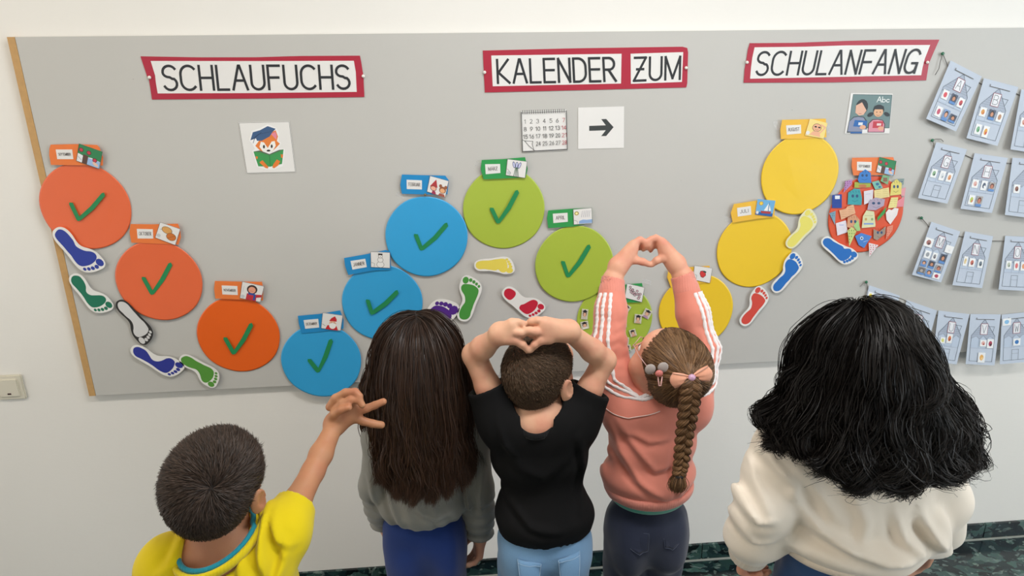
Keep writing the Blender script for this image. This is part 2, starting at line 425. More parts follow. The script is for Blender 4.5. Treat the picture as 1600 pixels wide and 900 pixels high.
PAPERW = plain('white_paper', '#e9e8e6', .35, .015, 20)
REDC = plain('dark_red_card', '#b0273f', .4, .05, 12)
PINW = plain('white_pin_plastic', '#efece6', .3)
GREENPIN = plain('green_pin_plastic', '#2f6f52', .3)
def dome(name, x, y, r, mat, parent=None, lift=.001, z=None):
    c = onboard(x, y); V = []; F = []
    prof = [(r * .45, 0), (r * .45, .003), (r, .0035), (r, .005), (r * .8, .007), (r * .4, .0082)]
    k = 12
    for pr, h in prof:
        for i in range(k):
            a = 2 * PI * i / k; V.append((c[0] + pr * math.cos(a), -(lift + h), c[1] + pr * math.sin(a)))
    for j in range(len(prof) - 1):
        for i in range(k): F.append([j * k + i, j * k + (i + 1) % k, (j + 1) * k + (i + 1) % k, (j + 1) * k + i])
    F.append([len(V) - k + i for i in range(k)]); F.append(list(range(k))[::-1])
    return mesh_obj(name, V, F, mat, parent)

def banner(outer, whites, words, label):
    c = onboard(*outer[0]); e = empty('word_banner', (c[0], 0, c[1]), label, 'banner', 'red framed word banners')
    sheet('red_backing', outer, REDC, .0015, .0006, e)
    for wq in whites: sheet('white_card', wq, PAPERW, .0022, .0004, e)
    for tx, q, gp in words:
        d = Draw(q, .0027); word(d, tx, 0, 0, 1, 1, .0068, '#26292e', gp); d.done('lettering', e)
    return e
banner([(220, 88), (310, 89.6), (400, 89.5), (470, 87.5), (562.5, 87), (565, 100), (567.8, 118), (569.5, 151.5), (420, 153.7), (238, 155.5), (235, 135), (233, 123), (231, 121)],
       [[(236, 95.3), (400, 95.5), (553, 95), (556, 112), (557.5, 143.5), (400, 145.3), (247, 146), (244, 128), (243, 118)]],
       [('SCHLAUFUCHS', [(253.5, 103), (544.5, 102.5), (547, 138.5), (258, 140.8)], .17)], 'red framed banner reading SCHLAUFUCHS at the upper left of the pinboard')
banner([(754.3, 79), (900, 75.5), (1066, 73), (1073.5, 75), (1074.8, 82), (1073.5, 130), (1072, 136.5), (900, 141), (757.5, 144.5)],
       [[(767.5, 86.8), (970.8, 84), (970, 130.5), (769.8, 134.8)], [(985, 84), (1067, 81.5), (1065, 128), (985.5, 131)]],
       [('KALENDER', [(776.5, 93.5), (960, 90.5), (962, 126.5), (778, 129.8)], .17), ('ZUM', [(990.5, 90.5), (1062.3, 88.5), (1061.5, 123.5), (990, 126.3)], .17)],
       'red framed banner reading KALENDER ZUM at the top middle of the pinboard')
banner([(1171, 67.5), (1240, 67), (1320, 64), (1380, 62.5), (1467, 62), (1458, 82), (1450.5, 100), (1446.5, 125.5), (1300, 128.7), (1161.5, 129.3), (1163, 108), (1166, 92), (1168, 78)],
       [[(1178.5, 74), (1260, 73), (1320, 71), (1452.5, 70.3), (1444, 92), (1440.5, 106), (1438.5, 117.5), (1300, 120.3), (1171.5, 123), (1173, 105), (1175, 90)]],
       [('SCHULANFANG', [(1185.5, 81.7), (1439.5, 77.5), (1428, 113.8), (1180, 117.3)], .17)], 'red framed banner reading SCHULANFANG at the upper right of the pinboard')
for px_, py_, lab in ((235, 121, 'white push pin at the left end of the SCHLAUFUCHS banner'), (568, 119, 'white push pin at the right end of the SCHLAUFUCHS banner'),
                      (757, 113, 'white push pin at the left end of the KALENDER ZUM banner'), (1071, 106, 'white push pin at the right end of the KALENDER ZUM banner'),
                      (1166, 97.5, 'white push pin at the left end of the SCHULANFANG banner'), (1447, 97.5, 'white push pin at the right end of the SCHULANFANG banner')):
    tag(dome('push_pin', px_, py_, .0045, PINW, None, .002), lab, 'push pin', 'white push pins')

# ---- fox picture
def card(name, quad, label, cat, fn, group=None, lift=.0012, parent=None, mat=None, border=None):
    c = onboard(*quad[3])
    e = parent if parent is not None else empty(name, (c[0], 0, c[1]), label, cat, group)
    sheet('card', quad, mat or PAPERW, lift, .0005, e)
    d = Draw(quad, lift + .0006)
    if border: d.line([(.01, .01), (.99, .01), (.99, .99), (.01, .99), (.01, .01)], border[0], border[1])
    fn(d)
    if d.F: d.done('picture', e)
    return e
def fox(d):
    K = '#4a3a34'; o = '#e9843c'
    q = lambda x, y: ((x - 115 - (y - 95) * .155) / 725., (y - 95) / 720.)
    P = lambda pts, c: d.poly([q(*p) for p in pts], c)
    P([(270, 350), (300, 215), (430, 180), (530, 130), (650, 180), (690, 240), (695, 370), (730, 390), (690, 470), (785, 480), (775, 610), (760, 720), (640, 765), (520, 765), (380, 725), (330, 560), (310, 495), (350, 470), (310, 390)], '#f4f4f4')
    P([(355, 425), (400, 365), (470, 300), (560, 250), (645, 215), (680, 300), (665, 365), (710, 405), (660, 455), (600, 510), (470, 520), (410, 480)], o)
    P([(580, 265), (640, 235), (665, 290), (655, 345)], '#e58aa0')
    P([(415, 440), (435, 370), (480, 380), (535, 460), (590, 370), (635, 365), (650, 430), (610, 500), (550, 530), (470, 515)], '#f6f4f0')
    P([(285, 345), (320, 235), (420, 210), (530, 155), (645, 195), (600, 240), (560, 300), (450, 355), (380, 355), (365, 320)], '#3f5f8a')
    d.line([q(300, 335), q(400, 265), q(560, 235), q(640, 200)], .0008, '#26395a')
    d.line([q(440, 240), q(350, 310), q(325, 385)], .0012, '#26395a')
    for cx, cy, rx, ry, c in ((480, 440, 15, 26, '#333'), (592, 437, 15, 26, '#333')):
        d.poly([q(cx + rx * math.cos(a), cy + ry * math.sin(a)) for a in [k * .6 for k in range(10)]], '#33302e')
    d.poly([q(547 + 28 * math.cos(a), 497 + 14 * math.sin(a)) for a in [k * .6 for k in range(10)]], '#2b2725')
    P([(330, 505), (420, 500), (560, 555), (700, 500), (765, 485), (745, 690), (575, 725), (400, 715)], '#3f9a55')
    P([(330, 505), (420, 490), (560, 545), (700, 490), (765, 485), (700, 510), (560, 562), (420, 515)], '#5a6a58')
    d.line([q(560, 560), q(575, 720)], .0012, '#2d6b3c')
    for pts in ([(365, 570), (395, 580), (385, 615), (362, 600)], [(725, 550), (760, 560), (755, 605), (730, 600)], [(415, 660), (460, 630), (545, 725), (540, 750), (500, 740)], [(620, 690), (670, 625), (720, 650), (690, 710), (630, 750), (605, 735)]):
        P(pts, '#e97f35')
card('fox_picture', [(372.7, 191.3), (452.5, 189.3), (462.5, 269), (385.5, 271)], 'square card with a drawn fox in a blue mortarboard reading a green book', 'picture card', fox, border=(.0008, '#6a6a68'))

def calendar(d):
    K = '#4a4a4a'
    rows = [['1', '2', '3', '4', '5', '6', '7'], ['8', '9', '10', '11', '12', '13', '14'], ['15', '16', '17', '18', '19', '20', '21'], ['', '', '24', '25', '26', '27', '28']]
    xs = [.085, .22, .36, .505, .65, .79, .93]
    for r_, row in enumerate(rows):
        for c_, s_ in enumerate(row):
            if not s_: continue
            wd = .052 if len(s_) == 1 else .095
            if s_ in ('1',): wd = .02
            if s_ == '11': wd = .06
            word(d, s_, xs[c_] - wd / 2, .205 + r_ * .185, xs[c_] + wd / 2, .30 + r_ * .185, .0013, '#b8505a' if c_ == 6 else K, .22)
    d.line([(.01, .02), (.01, .985), (.985, .985), (.99, .02)], .0022, K)
    d.line([(.01, .035), (.99, .035)], .001, K)
    for k in range(20): d.line([(.04 + k * .0475, -.02), (.04 + k * .0475, .06)], .0016, '#3c3c3c')
    d.poly([(.03, .70), (.24, .74), (.235, .8), (.26, .97), (.26, .985), (.02, .985), (.012, .7)], '#e9e8e6')
    d.line([(.01, .69), (.06, .72), (.24, .74), (.225, .81), (.255, .95)], .0013, K); d.line([(.06, .72), (.16, .86), (.28, .985)], .0013, K)
card('calendar_card', [(813.5, 174), (885, 171.5), (887, 233.8), (815.5, 237.5)], 'white calendar card with a spiral top and red Sunday numbers', 'picture card', calendar)
def arrow(d):
    d.poly([(.24, .445), (.60, .44), (.50, .29), (.61, .29), (.77, .49), (.61, .70), (.5, .70), (.6, .56), (.24, .565)], '#3b4040')
card('arrow_card', [(903.2, 168), (975, 166.2), (974.7, 231), (903.2, 232.6)], 'white card with a black arrow pointing right beside the calendar card', 'picture card', arrow)
def pupils(d):
    K = '#2c3238'
    d.rect(.06, .03, .985, .86, '#6f8a8c')
    d.line([(.06, .03), (.985, .03), (.985, .86), (.06, .86), (.06, .03)], .0012, '#39474b')
    word(d, 'Abc', .64, .08, .93, .21, .0022, '#eef2f2', .12)
    d.ell(.30, .34, .145, .2, K); d.poly([(.16, .3), (.29, .22), (.42, .42), (.36, .53), (.26, .55), (.17, .48)], '#e6b79f')
    d.poly([(.04, .98), (.05, .7), (.14, .58), (.25, .56), (.38, .58), (.46, .68), (.48, .96)], '#39474b')
    d.poly([(.055, .95), (.06, .7), (.15, .6), (.25, .58), (.37, .6), (.44, .7), (.46, .95)], '#8b93ae')
    d.rect(.12, .955, .38, 1.0, '#2b62a4'); d.rect(.38, .9, .52, .99, '#e8e8e8')
    d.poly([(.18, .66), (.47, .68), (.46, .84), (.16, .82)], '#2467b0'); d.rect(.27, .72, .37, .79, '#dfe6ee'); d.ell(.38, .84, .07, .055, '#e6b08f')
    d.line([(.25, .50), (.31, .50)], .001, '#a0524a')
    d.ell(.70, .40, .13, .13, K); d.ell(.70, .46, .11, .12, '#e6b58f')
    d.rect(.59, .31, .81, .39, K); d.ell(.52, .52, .075, .05, K, a=-.6); d.ell(.9, .51, .075, .045, K, a=.6)
    for x in (.66, .74): d.ell(x, .46, .012, .015, '#6b3b32')
    d.line([(.66, .53), (.70, .55), (.74, .53)], .001, '#a0524a')
    d.poly([(.50, .97), (.50, .74), (.58, .64), (.70, .63), (.82, .66), (.88, .76), (.88, .97)], '#5b3c46')
    d.poly([(.515, .955), (.515, .75), (.59, .66), (.70, .65), (.81, .675), (.86, .77), (.86, .955)], '#dc93a6')
    d.poly([(.60, .69), (.83, .69), (.83, .86), (.6, .86)], '#c43a4a'); d.rect(.69, .74, .79, .8, '#e7d5d5'); d.ell(.79, .87, .07, .055, '#e6a990')
card('pupils_picture', [(1329, 145.5), (1394.5, 146.5), (1389, 208.5), (1319.5, 208.5)], 'picture card of two drawn pupils in front of a green board lettered Abc', 'picture card', pupils)

# ---- month discs
DISC = {'o1': ('#ea6a3c', 'orange'), 'o2': ('#ee6414', 'orange'), 'b': ('#35a6e0', 'blue'), 'g': ('#aac044', 'lime green'), 'y': ('#f3cb2a', 'yellow'), 'r': ('#e2532c', 'red orange')}
for k_, (c_, nm) in list(DISC.items()):
    DISC[k_] = (plain('disc_card_' + k_, c_, .38, .04, 7, coat=.25), nm)
TABM = {'o1': plain('orange_card', '#ec7c3a', .45), 'o2': plain('orange_card', '#ec7c3a', .45), 'r': plain('orange_card', '#ec7c3a', .45), 'b': plain('blue_card', '#1f8ccb', .45), 'g': plain('green_card', '#2f9a50', .45), 'y': plain('yellow_card', '#f0bd3e', .45)}
RAD = .1235
def disc(u, v, key, label, lift=.0006, thick=.0022, bow=.0022):
    cx, cz = u, CAM[2] + v
    e = empty('month_disc', (cx, 0, cz), label, 'paper disc', 'month discs')
    V = []; F = []; K = 72; rings = [0, .35, .65, .85, .97, 1.0]
    ang = random.Random(label).random() * 6
    def yy(r, a): return bow * r * r * (.5 + .5 * math.cos(2 * (a - ang)))
    V.append((cx, -(lift + thick), cz))
    for r_ in rings[1:]:
        for i in range(K):
            a = 2 * PI * i / K
            rr = r_ * RAD * (1 + .004 * math.sin(3 * a + ang) + .003 * math.sin(7 * a))
            V.append((cx + rr * math.cos(a), -(lift + thick + yy(r_, a)), cz + rr * math.sin(a)))
    n1 = len(V)
    for i in range(K):
        F.append([0, 1 + i, 1 + (i + 1) % K])
    for j in range(len(rings) - 2):
        for i in range(K): F.append([1 + j * K + i, 1 + (j + 1) * K + i, 1 + (j + 1) * K + (i + 1) % K, 1 + j * K + (i + 1) % K])
    last = 1 + (len(rings) - 2) * K
    for i in range(K):
        a = 2 * PI * i / K; p = V[last + i]; V.append((p[0], p[1] + .0012, p[2]))
    for i in range(K): F.append([last + i, n1 + i, n1 + (i + 1) % K, last + (i + 1) % K])
    F.append([n1 + i for i in range(K)][::-1])
    o = mesh_obj('disc_card', V, F, DISC[key][0], e)
    for p_ in o.data.polygons[:-1 - K]: p_.use_smooth = True
    return e
TICKM = plain('green_felt_ink', '#1f8a52', .5, .12, 80)
def tick(e, p0, p1, p2, wpx=7.2):
    # a hand-cut tick: short stroke down, long curved stroke up
    p0, p1, p2 = map(np.array, (p0, p1, p2))
    mid = (p1 + p2) / 2 + np.array([2.0, 2.5]) * 0.4 - np.array([(p2 - p1)[1], -(p2 - p1)[0]]) * .03
    def nrm(v): v = v / np.linalg.norm(v); return np.array([-v[1], v[0]])
    n0 = nrm(p1 - p0); n2 = nrm(p2 - p1); h = wpx / 2
    pts = [p0 + n0 * h * .9, p1 + n0 * h * .2 + np.array([-2.5, 1.5]), p1 + np.array([-1, h]), p1 + np.array([3, h * .7]), mid + n2 * h, p2 + n2 * h * .9 + np.array([1, 0]), p2 + np.array([1.5, -3]), p2 - n2 * h * .8, mid - n2 * h, p1 + np.array([1.0, -h * 1.0]), p0 - n0 * h * .9 + np.array([0, .5]), p0 + np.array([-2.5, -1.5])]
    return sheet('tick_mark', [tuple(p) for p in pts], TICKM, .0074, .0003, e)

def leafy(d): pass
def pic_apple(d):
    d.rect(0, 0, 1, 1, '#e9ecef'); d.poly([(0, 0), (1, 0), (1, .62), (.6, .55), (.3, .6), (0, .52)], '#2f8554')
    d.rect(.24, .5, .46, 1, '#5a4038'); d.poly([(.46, .6), (1, .62), (1, 1), (.46, 1)], '#9dbfe8')
    for x, y in ((.13, .3), (.46, .32), (.75, .62)): d.ell(x, y, .1, .12, '#5a2030'); d.ell(x, y, .075, .09, '#c93a4c')
    d.ell(.8, .82, .15, .08, '#e8c3b0', a=.6); d.line([(.05, .7), (.2, .85)], .0008, '#49566a')
    d.line([(.01, .01), (.99, .01), (.99, .99), (.01, .99), (.01, .01)], .0009, '#3b5a48')
def pic_nuts(d):
    d.ell(.42, .33, .26, .2, '#6a4a2c', a=.2); d.ell(.42, .33, .24, .18, '#dba25c', a=.2); d.ell(.70, .62, .24, .22, '#6a4a2c', a=.1); d.ell(.70, .62, .22, .2, '#cf7430', a=.1)
    d.line([(.55, .75), (.85, .5)], .0007, '#7a4520'); d.line([(.1, .4), (.2, .38)], .001, '#6b7680'); d.ell(.13, .78, .09, .1, '#c6ccd0')
def pic_scarf(d):
    d.ell(.5, .35, .24, .27, '#43302c'); d.ell(.5, .38, .17, .19, '#e8a286'); d.poly([(.28, 1), (.3, .62), (.7, .6), (.98, .55), (.98, .7), (.76, .78), (.78, 1)], '#c22f3c')
    d.rect(.36, .56, .66, .68, '#2f4f9a'); d.rect(.62, .6, .72, .95, '#2f4f9a'); d.line([(.42, .45), (.56, .45)], .0008, '#a33b3b'); d.line([(.12, .25), (.1, .6)], .0006, '#8fa0b0'); d.ell(.13, .85, .09, .1, '#c6ccd0')
def pic_santa(d):
    d.poly([(.35, .5), (.45, .28), (.62, .12), (.72, .3), (.74, .5)], '#c8262f'); d.ell(.8, .2, .06, .07, '#e9e9e9'); d.line([(.33, .5), (.76, .48)], .003, '#f2f2f2')
    d.poly([(.22, 1), (.3, .75), (.45, .7), (.75, .72), (.86, 1)], '#c8262f'); d.ell(.55, .58, .17, .14, '#e9b597'); d.ell(.56, .74, .17, .2, '#f4f4f2'); d.ell(.5, .56, .02, .02, '#222'); d.ell(.62, .56, .02, .02, '#222')
    d.line([(.05, .7), (.2, .8)], .001, '#666')
def pic_snow(d):
    for r_ in ((.5, .8, .2, .2), (.5, .5, .15, .17), (.5, .28, .11, .12)): d.ell(*r_, '#77736f'); d.ell(r_[0], r_[1], r_[2] - .02, r_[3] - .02, '#ecebe9')
    d.rect(.39, .1, .61, .2, '#2d2b2b'); d.ell(.5, .3, .025, .02, '#2d2b2b'); d.line([(.03, .68), (.2, .74), (.18, .95)], .0007, '#555')
def pic_carn(d):
    d.poly([(.1, .62), (.36, .12), (.5, .58)], '#b53a3f'); d.ell(.3, .68, .17, .15, '#7a4238'); d.ell(.3, .68, .14, .12, '#efb39a'); d.poly([(.25, 1), (.28, .82), (.42, .82), (.5, 1)], '#a43c58')
    for x in (.64, .92): d.ell(x, .42, .08, .1, '#9a5f42')
    d.ell(.78, .62, .18, .2, '#9a5f42'); d.ell(.78, .66, .13, .13, '#eab183'); d.poly([(.6, 1), (.66, .84), (.9, .84), (.98, 1)], '#a85a4a')
def pic_crocus(d):
    for x in (.36, .5, .64): d.ell(x, .3, .07, .2, '#4a4e7a', a=(x - .5) * 1.6); d.ell(x, .3, .045, .16, '#c9cdec', a=(x - .5) * 1.6)
    for x in (.4, .48, .56, .64): d.line([(.5 + (x - .5) * .4, .45), (x, .97)], .0016, '#3f6a50')
    d.ell(.14, .82, .09, .1, '#c6ccd0'); d.line([(.05, .6), (.24, .8), (.2, .95)], .0007, '#555')
def pic_rain(d):
    d.ell(.18, .28, .12, .13, '#a9974a'); d.ell(.18, .28, .07, .08, '#f3e9a6')
    for k in range(5):
        d.line([(.5 + k * .1, .15), (.42 + k * .1, .55)], .0007, '#6a7590')
    d.poly([(.28, .95), (.3, .78), (.5, .7), (.7, .74), (.98, .72), (.98, .95)], '#8fb0dc'); d.line([(.03, .7), (.2, .78), (.2, .95)], .0007, '#555')
def pic_flow(d):
    rn = random.Random(3)
    for k in range(16):
        x, y = rn.uniform(.2, .9), rn.uniform(.15, .85); y = .3 + .4 * (x - .2) / .7 + rn.uniform(-.22, .2)
        d.ell(x, y, .075, .085, '#5d4a50', n=8); d.ell(x, y, .05, .055, '#d7b9c0', n=8)
def pic_berry(d):
    d.poly([(.36, .32), (.5, .26), (.66, .36), (.7, .55), (.56, .74), (.42, .7), (.34, .5)], '#7a2a2a'); d.poly([(.38, .36), (.5, .3), (.63, .38), (.67, .54), (.55, .7), (.44, .67), (.37, .5)], '#d53a3a'); d.ell(.6, .32, .1, .06, '#33443a', a=.3)
    d.line([(.08, .6), (.2, .65), (.18, .9)], .0007, '#555')
def pic_sail(d):
    d.rect(0, 0, 1, 1, '#6fb2e2'); d.rect(0, .8, 1, 1, '#2b62a8'); d.ell(.24, .25, .12, .13, '#b98e2c'); d.ell(.24, .25, .09, .1, '#f3d14a')
    d.poly([(.45, .68), (.66, .2), (.68, .68)], '#f1f3f5'); d.poly([(.72, .66), (.72, .3), (.86, .64)], '#f1f3f5'); d.line([(.7, .15), (.7, .75)], .001, '#444'); d.poly([(.26, .72), (.9, .7), (.84, .84), (.34, .86)], '#b23b3b'); d.ell(.1, .85, .08, .1, '#e3e6e8')
def pic_sun(d):
    d.rect(0, 0, 1, 1, '#f4dd8a'); d.ell(.5, .42, .25, .25, '#8a6a4a'); d.ell(.5, .42, .22, .22, '#efb592'); d.poly([(.2, .9), (.35, .66), (.7, .64), (.8, .95)], '#efb592')
    d.line([(.72, .7), (.94, .3), (.68, .2)], .004, '#efb592'); d.ell(.42, .38, .07, .05, '#3a2d2a'); d.ell(.62, .38, .07, .05, '#3a2d2a'); d.line([(.42, .52), (.5, .57), (.6, .52)], .0009, '#7a4038'); d.ell(.1, .82, .1, .12, '#e9eaea')

MONTHS = [  # board position, colour, tab outline, label quad, month, picture quad, picture, tick
 (-1.049, -.355, 'o1', [(82, 225.5), (120, 224.6), (154, 226), (158, 230), (163.5, 245), (163, 258), (82.5, 257), (79.7, 242), (80, 232)], [(90, 233), (115.5, 233), (117.4, 248), (92.3, 248)], 'SEPTEMBER', [(126.8, 223.5), (163.5, 236.5), (158.3, 263.3), (122.3, 250.5)], pic_apple, [(113, 317), (125, 341), (163, 303)], 'orange disc at the far left end of the pinboard under a SEPTEMBER tab'),
 (-.884, -.583, 'o1', [(206, 349), (240, 349.5), (279.8, 348.5), (283.3, 357), (284.4, 370), (280.5, 381), (207.5, 378), (204.5, 362)], [(216, 356.5), (240.9, 357), (241.6, 371.5), (217.2, 371.5)], 'OKTOBER', [(252.5, 345.5), (284.4, 356.5), (276.2, 382), (244.5, 370)], pic_nuts, [(226, 433), (239, 456), (267, 412)], 'orange disc with a green tick under an OKTOBER tab with a nut picture'),
 (-.680, -.767, 'o2', [(337.3, 437.6), (375, 438.6), (410.4, 439), (412.7, 450), (412, 468), (338, 465), (336, 450)], [(347.9, 444.5), (372.3, 445.5), (373, 459.5), (349, 458.5)], 'NOVEMBER', [(380, 438), (414.6, 445.5), (408.4, 470.5), (376.2, 464)], pic_scarf, [(353, 527), (366, 549), (393, 506)], 'deep orange disc with a green tick under a NOVEMBER tab'),
 (-.438, -.866, 'b', [(466.3, 492), (500, 489), (532.2, 483.5), (537.5, 498), (537.5, 512), (505, 516), (472.5, 519.5), (468, 505)], [(475.3, 498.5), (498, 496.5), (499.7, 510), (477.8, 512)], 'DEZEMBER', [(505, 486.5), (536.7, 491), (533.3, 515), (502.5, 511)], pic_santa, [(484, 561), (497, 577), (517, 531)], 'blue disc lowest on the pinboard with a green tick and a DEZEMBER tab'),
 (-.235, -.681, 'b', [(538.3, 402), (570, 396.5), (603.3, 389.5), (610, 392), (611.7, 420), (585, 421), (545, 428.5), (540, 415)], [(548.3, 406.5), (571.3, 403), (573.7, 416), (551.3, 420)], 'JÄNNER', [(579.5, 391.5), (610, 393), (610, 417.5), (580, 416)], pic_snow, [(575, 468), (582, 487), (620, 455)], 'blue disc with a green tick under a JÄNNER tab, partly behind the dark-haired girl'),
 (-.088, -.476, 'b', [(628.3, 272), (659.4, 273), (695.9, 273.8), (701.2, 281), (699, 303), (660, 303), (628.3, 302), (625.7, 288)], [(635.6, 280), (659.4, 281), (659.4, 295.3), (635.9, 294.5)], 'FEBRUAR', [(671.9, 273.5), (701.2, 281.8), (695.9, 308), (667, 298.5)], pic_carn, [(650, 366), (659, 387), (697, 350)], 'blue disc uppermost of the three blue ones, with a FEBRUAR tab'),
 (.148, -.398, 'g', [(752.4, 249.5), (785, 248), (820, 245), (824, 263), (820.7, 276.5), (755.3, 279.5), (751, 264)], [(757.7, 256), (781, 255.5), (781.6, 269.5), (758.7, 271.5)], 'MÄRZ', [(792.3, 247.5), (823.3, 251.5), (820, 277.5), (789.6, 273)], pic_crocus, [(768, 325), (778, 345), (807, 299)], 'lime green disc with a green tick under a MÄRZ tab'),
 (.365, -.580, 'g', [(856, 328), (894.7, 325), (924, 324), (925, 347), (895, 353), (856, 355.5), (854, 340)], [(863, 333), (886, 331.5), (886.4, 345.5), (864, 347.5)], 'APRIL', [(894.4, 326), (923.7, 323.5), (924.7, 348), (895.3, 350)], pic_rain, [(879, 408), (887, 429), (919, 384)], 'lime green disc with a green tick under an APRIL tab'),
 (.500, -.772, 'g', [(935, 447), (1002, 441), (1005, 458), (1000, 471), (940, 472), (933, 460)], [(945, 451), (968.8, 450), (968.8, 463), (946, 465)], '', [(978.5, 441), (1006, 447.5), (1001.6, 470.8), (974.5, 463.5)], pic_flow, None, 'lime green disc behind the pink girl with small cut-out pupils stuck on it'),
 (.768, -.751, 'y', [(1043, 421), (1064, 417), (1107, 414), (1111, 437), (1108, 440), (1047, 448), (1041, 432)], [(1050, 423), (1073, 420), (1074, 434), (1052, 437)], '', [(1083, 413), (1111.5, 417.5), (1107.4, 441), (1080.8, 435.5)], pic_berry, None, 'yellow disc with a strawberry picture, partly behind the girl in pink'),
 (.945, -.555, 'y', [(1145, 318), (1180, 312.5), (1209, 313), (1208, 338), (1180, 341), (1143, 347), (1140, 332)], [(1149.6, 324), (1171, 321), (1172, 334.5), (1150.8, 337.5)], 'JULI', [(1181.4, 310), (1209, 312.5), (1204, 337.5), (1177.6, 334)], pic_sail, None, 'yellow disc under a JULI tab with a sailing boat picture'),
 (1.065, -.319, 'y', [(1220, 187), (1255, 186), (1288, 185), (1289, 214), (1250, 216.5), (1218, 217), (1217, 202)], [(1226, 195.5), (1249, 194.5), (1249.4, 208), (1227, 210)], 'AUGUST', [(1262.6, 185), (1290, 192), (1284, 216), (1255, 211)], pic_sun, None, 'yellow disc topmost on the pinboard under an AUGUST tab'),
 (1.300, -.452, 'r', [(1329, 246), (1360, 245.5), (1393, 245), (1397, 258), (1395, 272), (1331, 273.5), (1328, 260)], [(1336.3, 252), (1359.3, 252.5), (1358.7, 266.5), (1336.3, 265.5)], 'SEPTEMBER', [(1370.8, 244.5), (1397.2, 251), (1392.3, 274), (1365.7, 268)], pic_apple, None, 'red orange disc crowded with coloured paper drawings near the house flags'),
]
DISCS = []
for i, (u, v, key, tabp, labq, txt, picq, pic, tk, lab) in enumerate(MONTHS):
    low = .0002 + (.003 if i in (1, 3, 5, 7, 9, 11) else 0)
    e = disc(u, v, key, lab, lift=low)
    DISCS.append(e)
    if tk: tick(e, *tk)
    c = onboard(*tabp[0])
    mname = (txt or ('MAI' if i == 8 else 'JUNI'))
    nm = {'SEPTEMBER': 'SEPTEMBER', '': 'blank'}.get(txt, txt)
    where = {0: 'orange tab lettered SEPTEMBER at the far left of the board', 8: 'green tab with a blossom picture behind the raised left arm of the girl in pink', 9: 'yellow tab with a strawberry picture beside the raised right arm of the girl in pink', 12: 'orange tab lettered SEPTEMBER above the disc crowded with drawings'}.get(i, '%s tab lettered %s with a small picture' % ({'o1': 'orange', 'o2': 'orange', 'b': 'blue', 'g': 'green', 'y': 'yellow', 'r': 'orange'}[key], txt))
    te = empty('month_tab', (c[0], 0, c[1]), where, 'label tab', 'month tabs')
    sheet('tab_card', tabp, TABM[key], .0085, .0005, te)
    sheet('name_label', labq, PAPERW, .0092, .0003, te)
    if txt:
        d = Draw(labq, .0096); n_ = len(txt)
        hgt = (.30, .66) if n_ < 8 else (.36, .62)
        word(d, txt, .12 if n_ > 5 else .2, hgt[0], .88 if n_ > 5 else .8, hgt[1], .0009 if n_ > 6 else .0012, '#57504f', .2)
        d.done('lettering', te)
    card('', picq, None, None, pic, None, .0105, te, border=(.0009, '#4c4a4a'))
tag(dome('drawing_pin', 664.5, 303.5, .004, plain('brass', '#7a6a4a', .35), None, .006), 'small brass drawing pin between the FEBRUAR tab and its disc', 'push pin')
# clear tape at the corners of the tabs
m, nt, N, L, b = nodes('clear_tape'); setp(b, Roughness=.12, Alpha=.22); b.inputs['Base Color'].default_value = (.9, .9, .9, 1); TAPE = m
for x, y, a, lab in ((1139, 343, .3, 'left of the JULI tab'), (1293, 200, 1.1, 'at the right of the AUGUST tab'), (1213, 196, 1.2, 'at the left of the AUGUST tab'), (750, 258, .4, 'left of the MÄRZ tab'), (626, 305, .5, 'below the FEBRUAR tab'), (906, 351, .2, 'below the APRIL tab'), (1010, 440, .3, 'right of the blossom picture')):
    ca, sa = math.cos(a), math.sin(a)
    tag(sheet('tape_piece', [(x + ux * ca - uy * sa, y + ux * sa + uy * ca) for ux, uy in ((-7, -3.5), (7, -3), (7.5, 3.5), (-7, 4))], TAPE, .0004, .0002), 'piece of clear sticky tape ' + lab, 'tape', 'clear tape pieces')

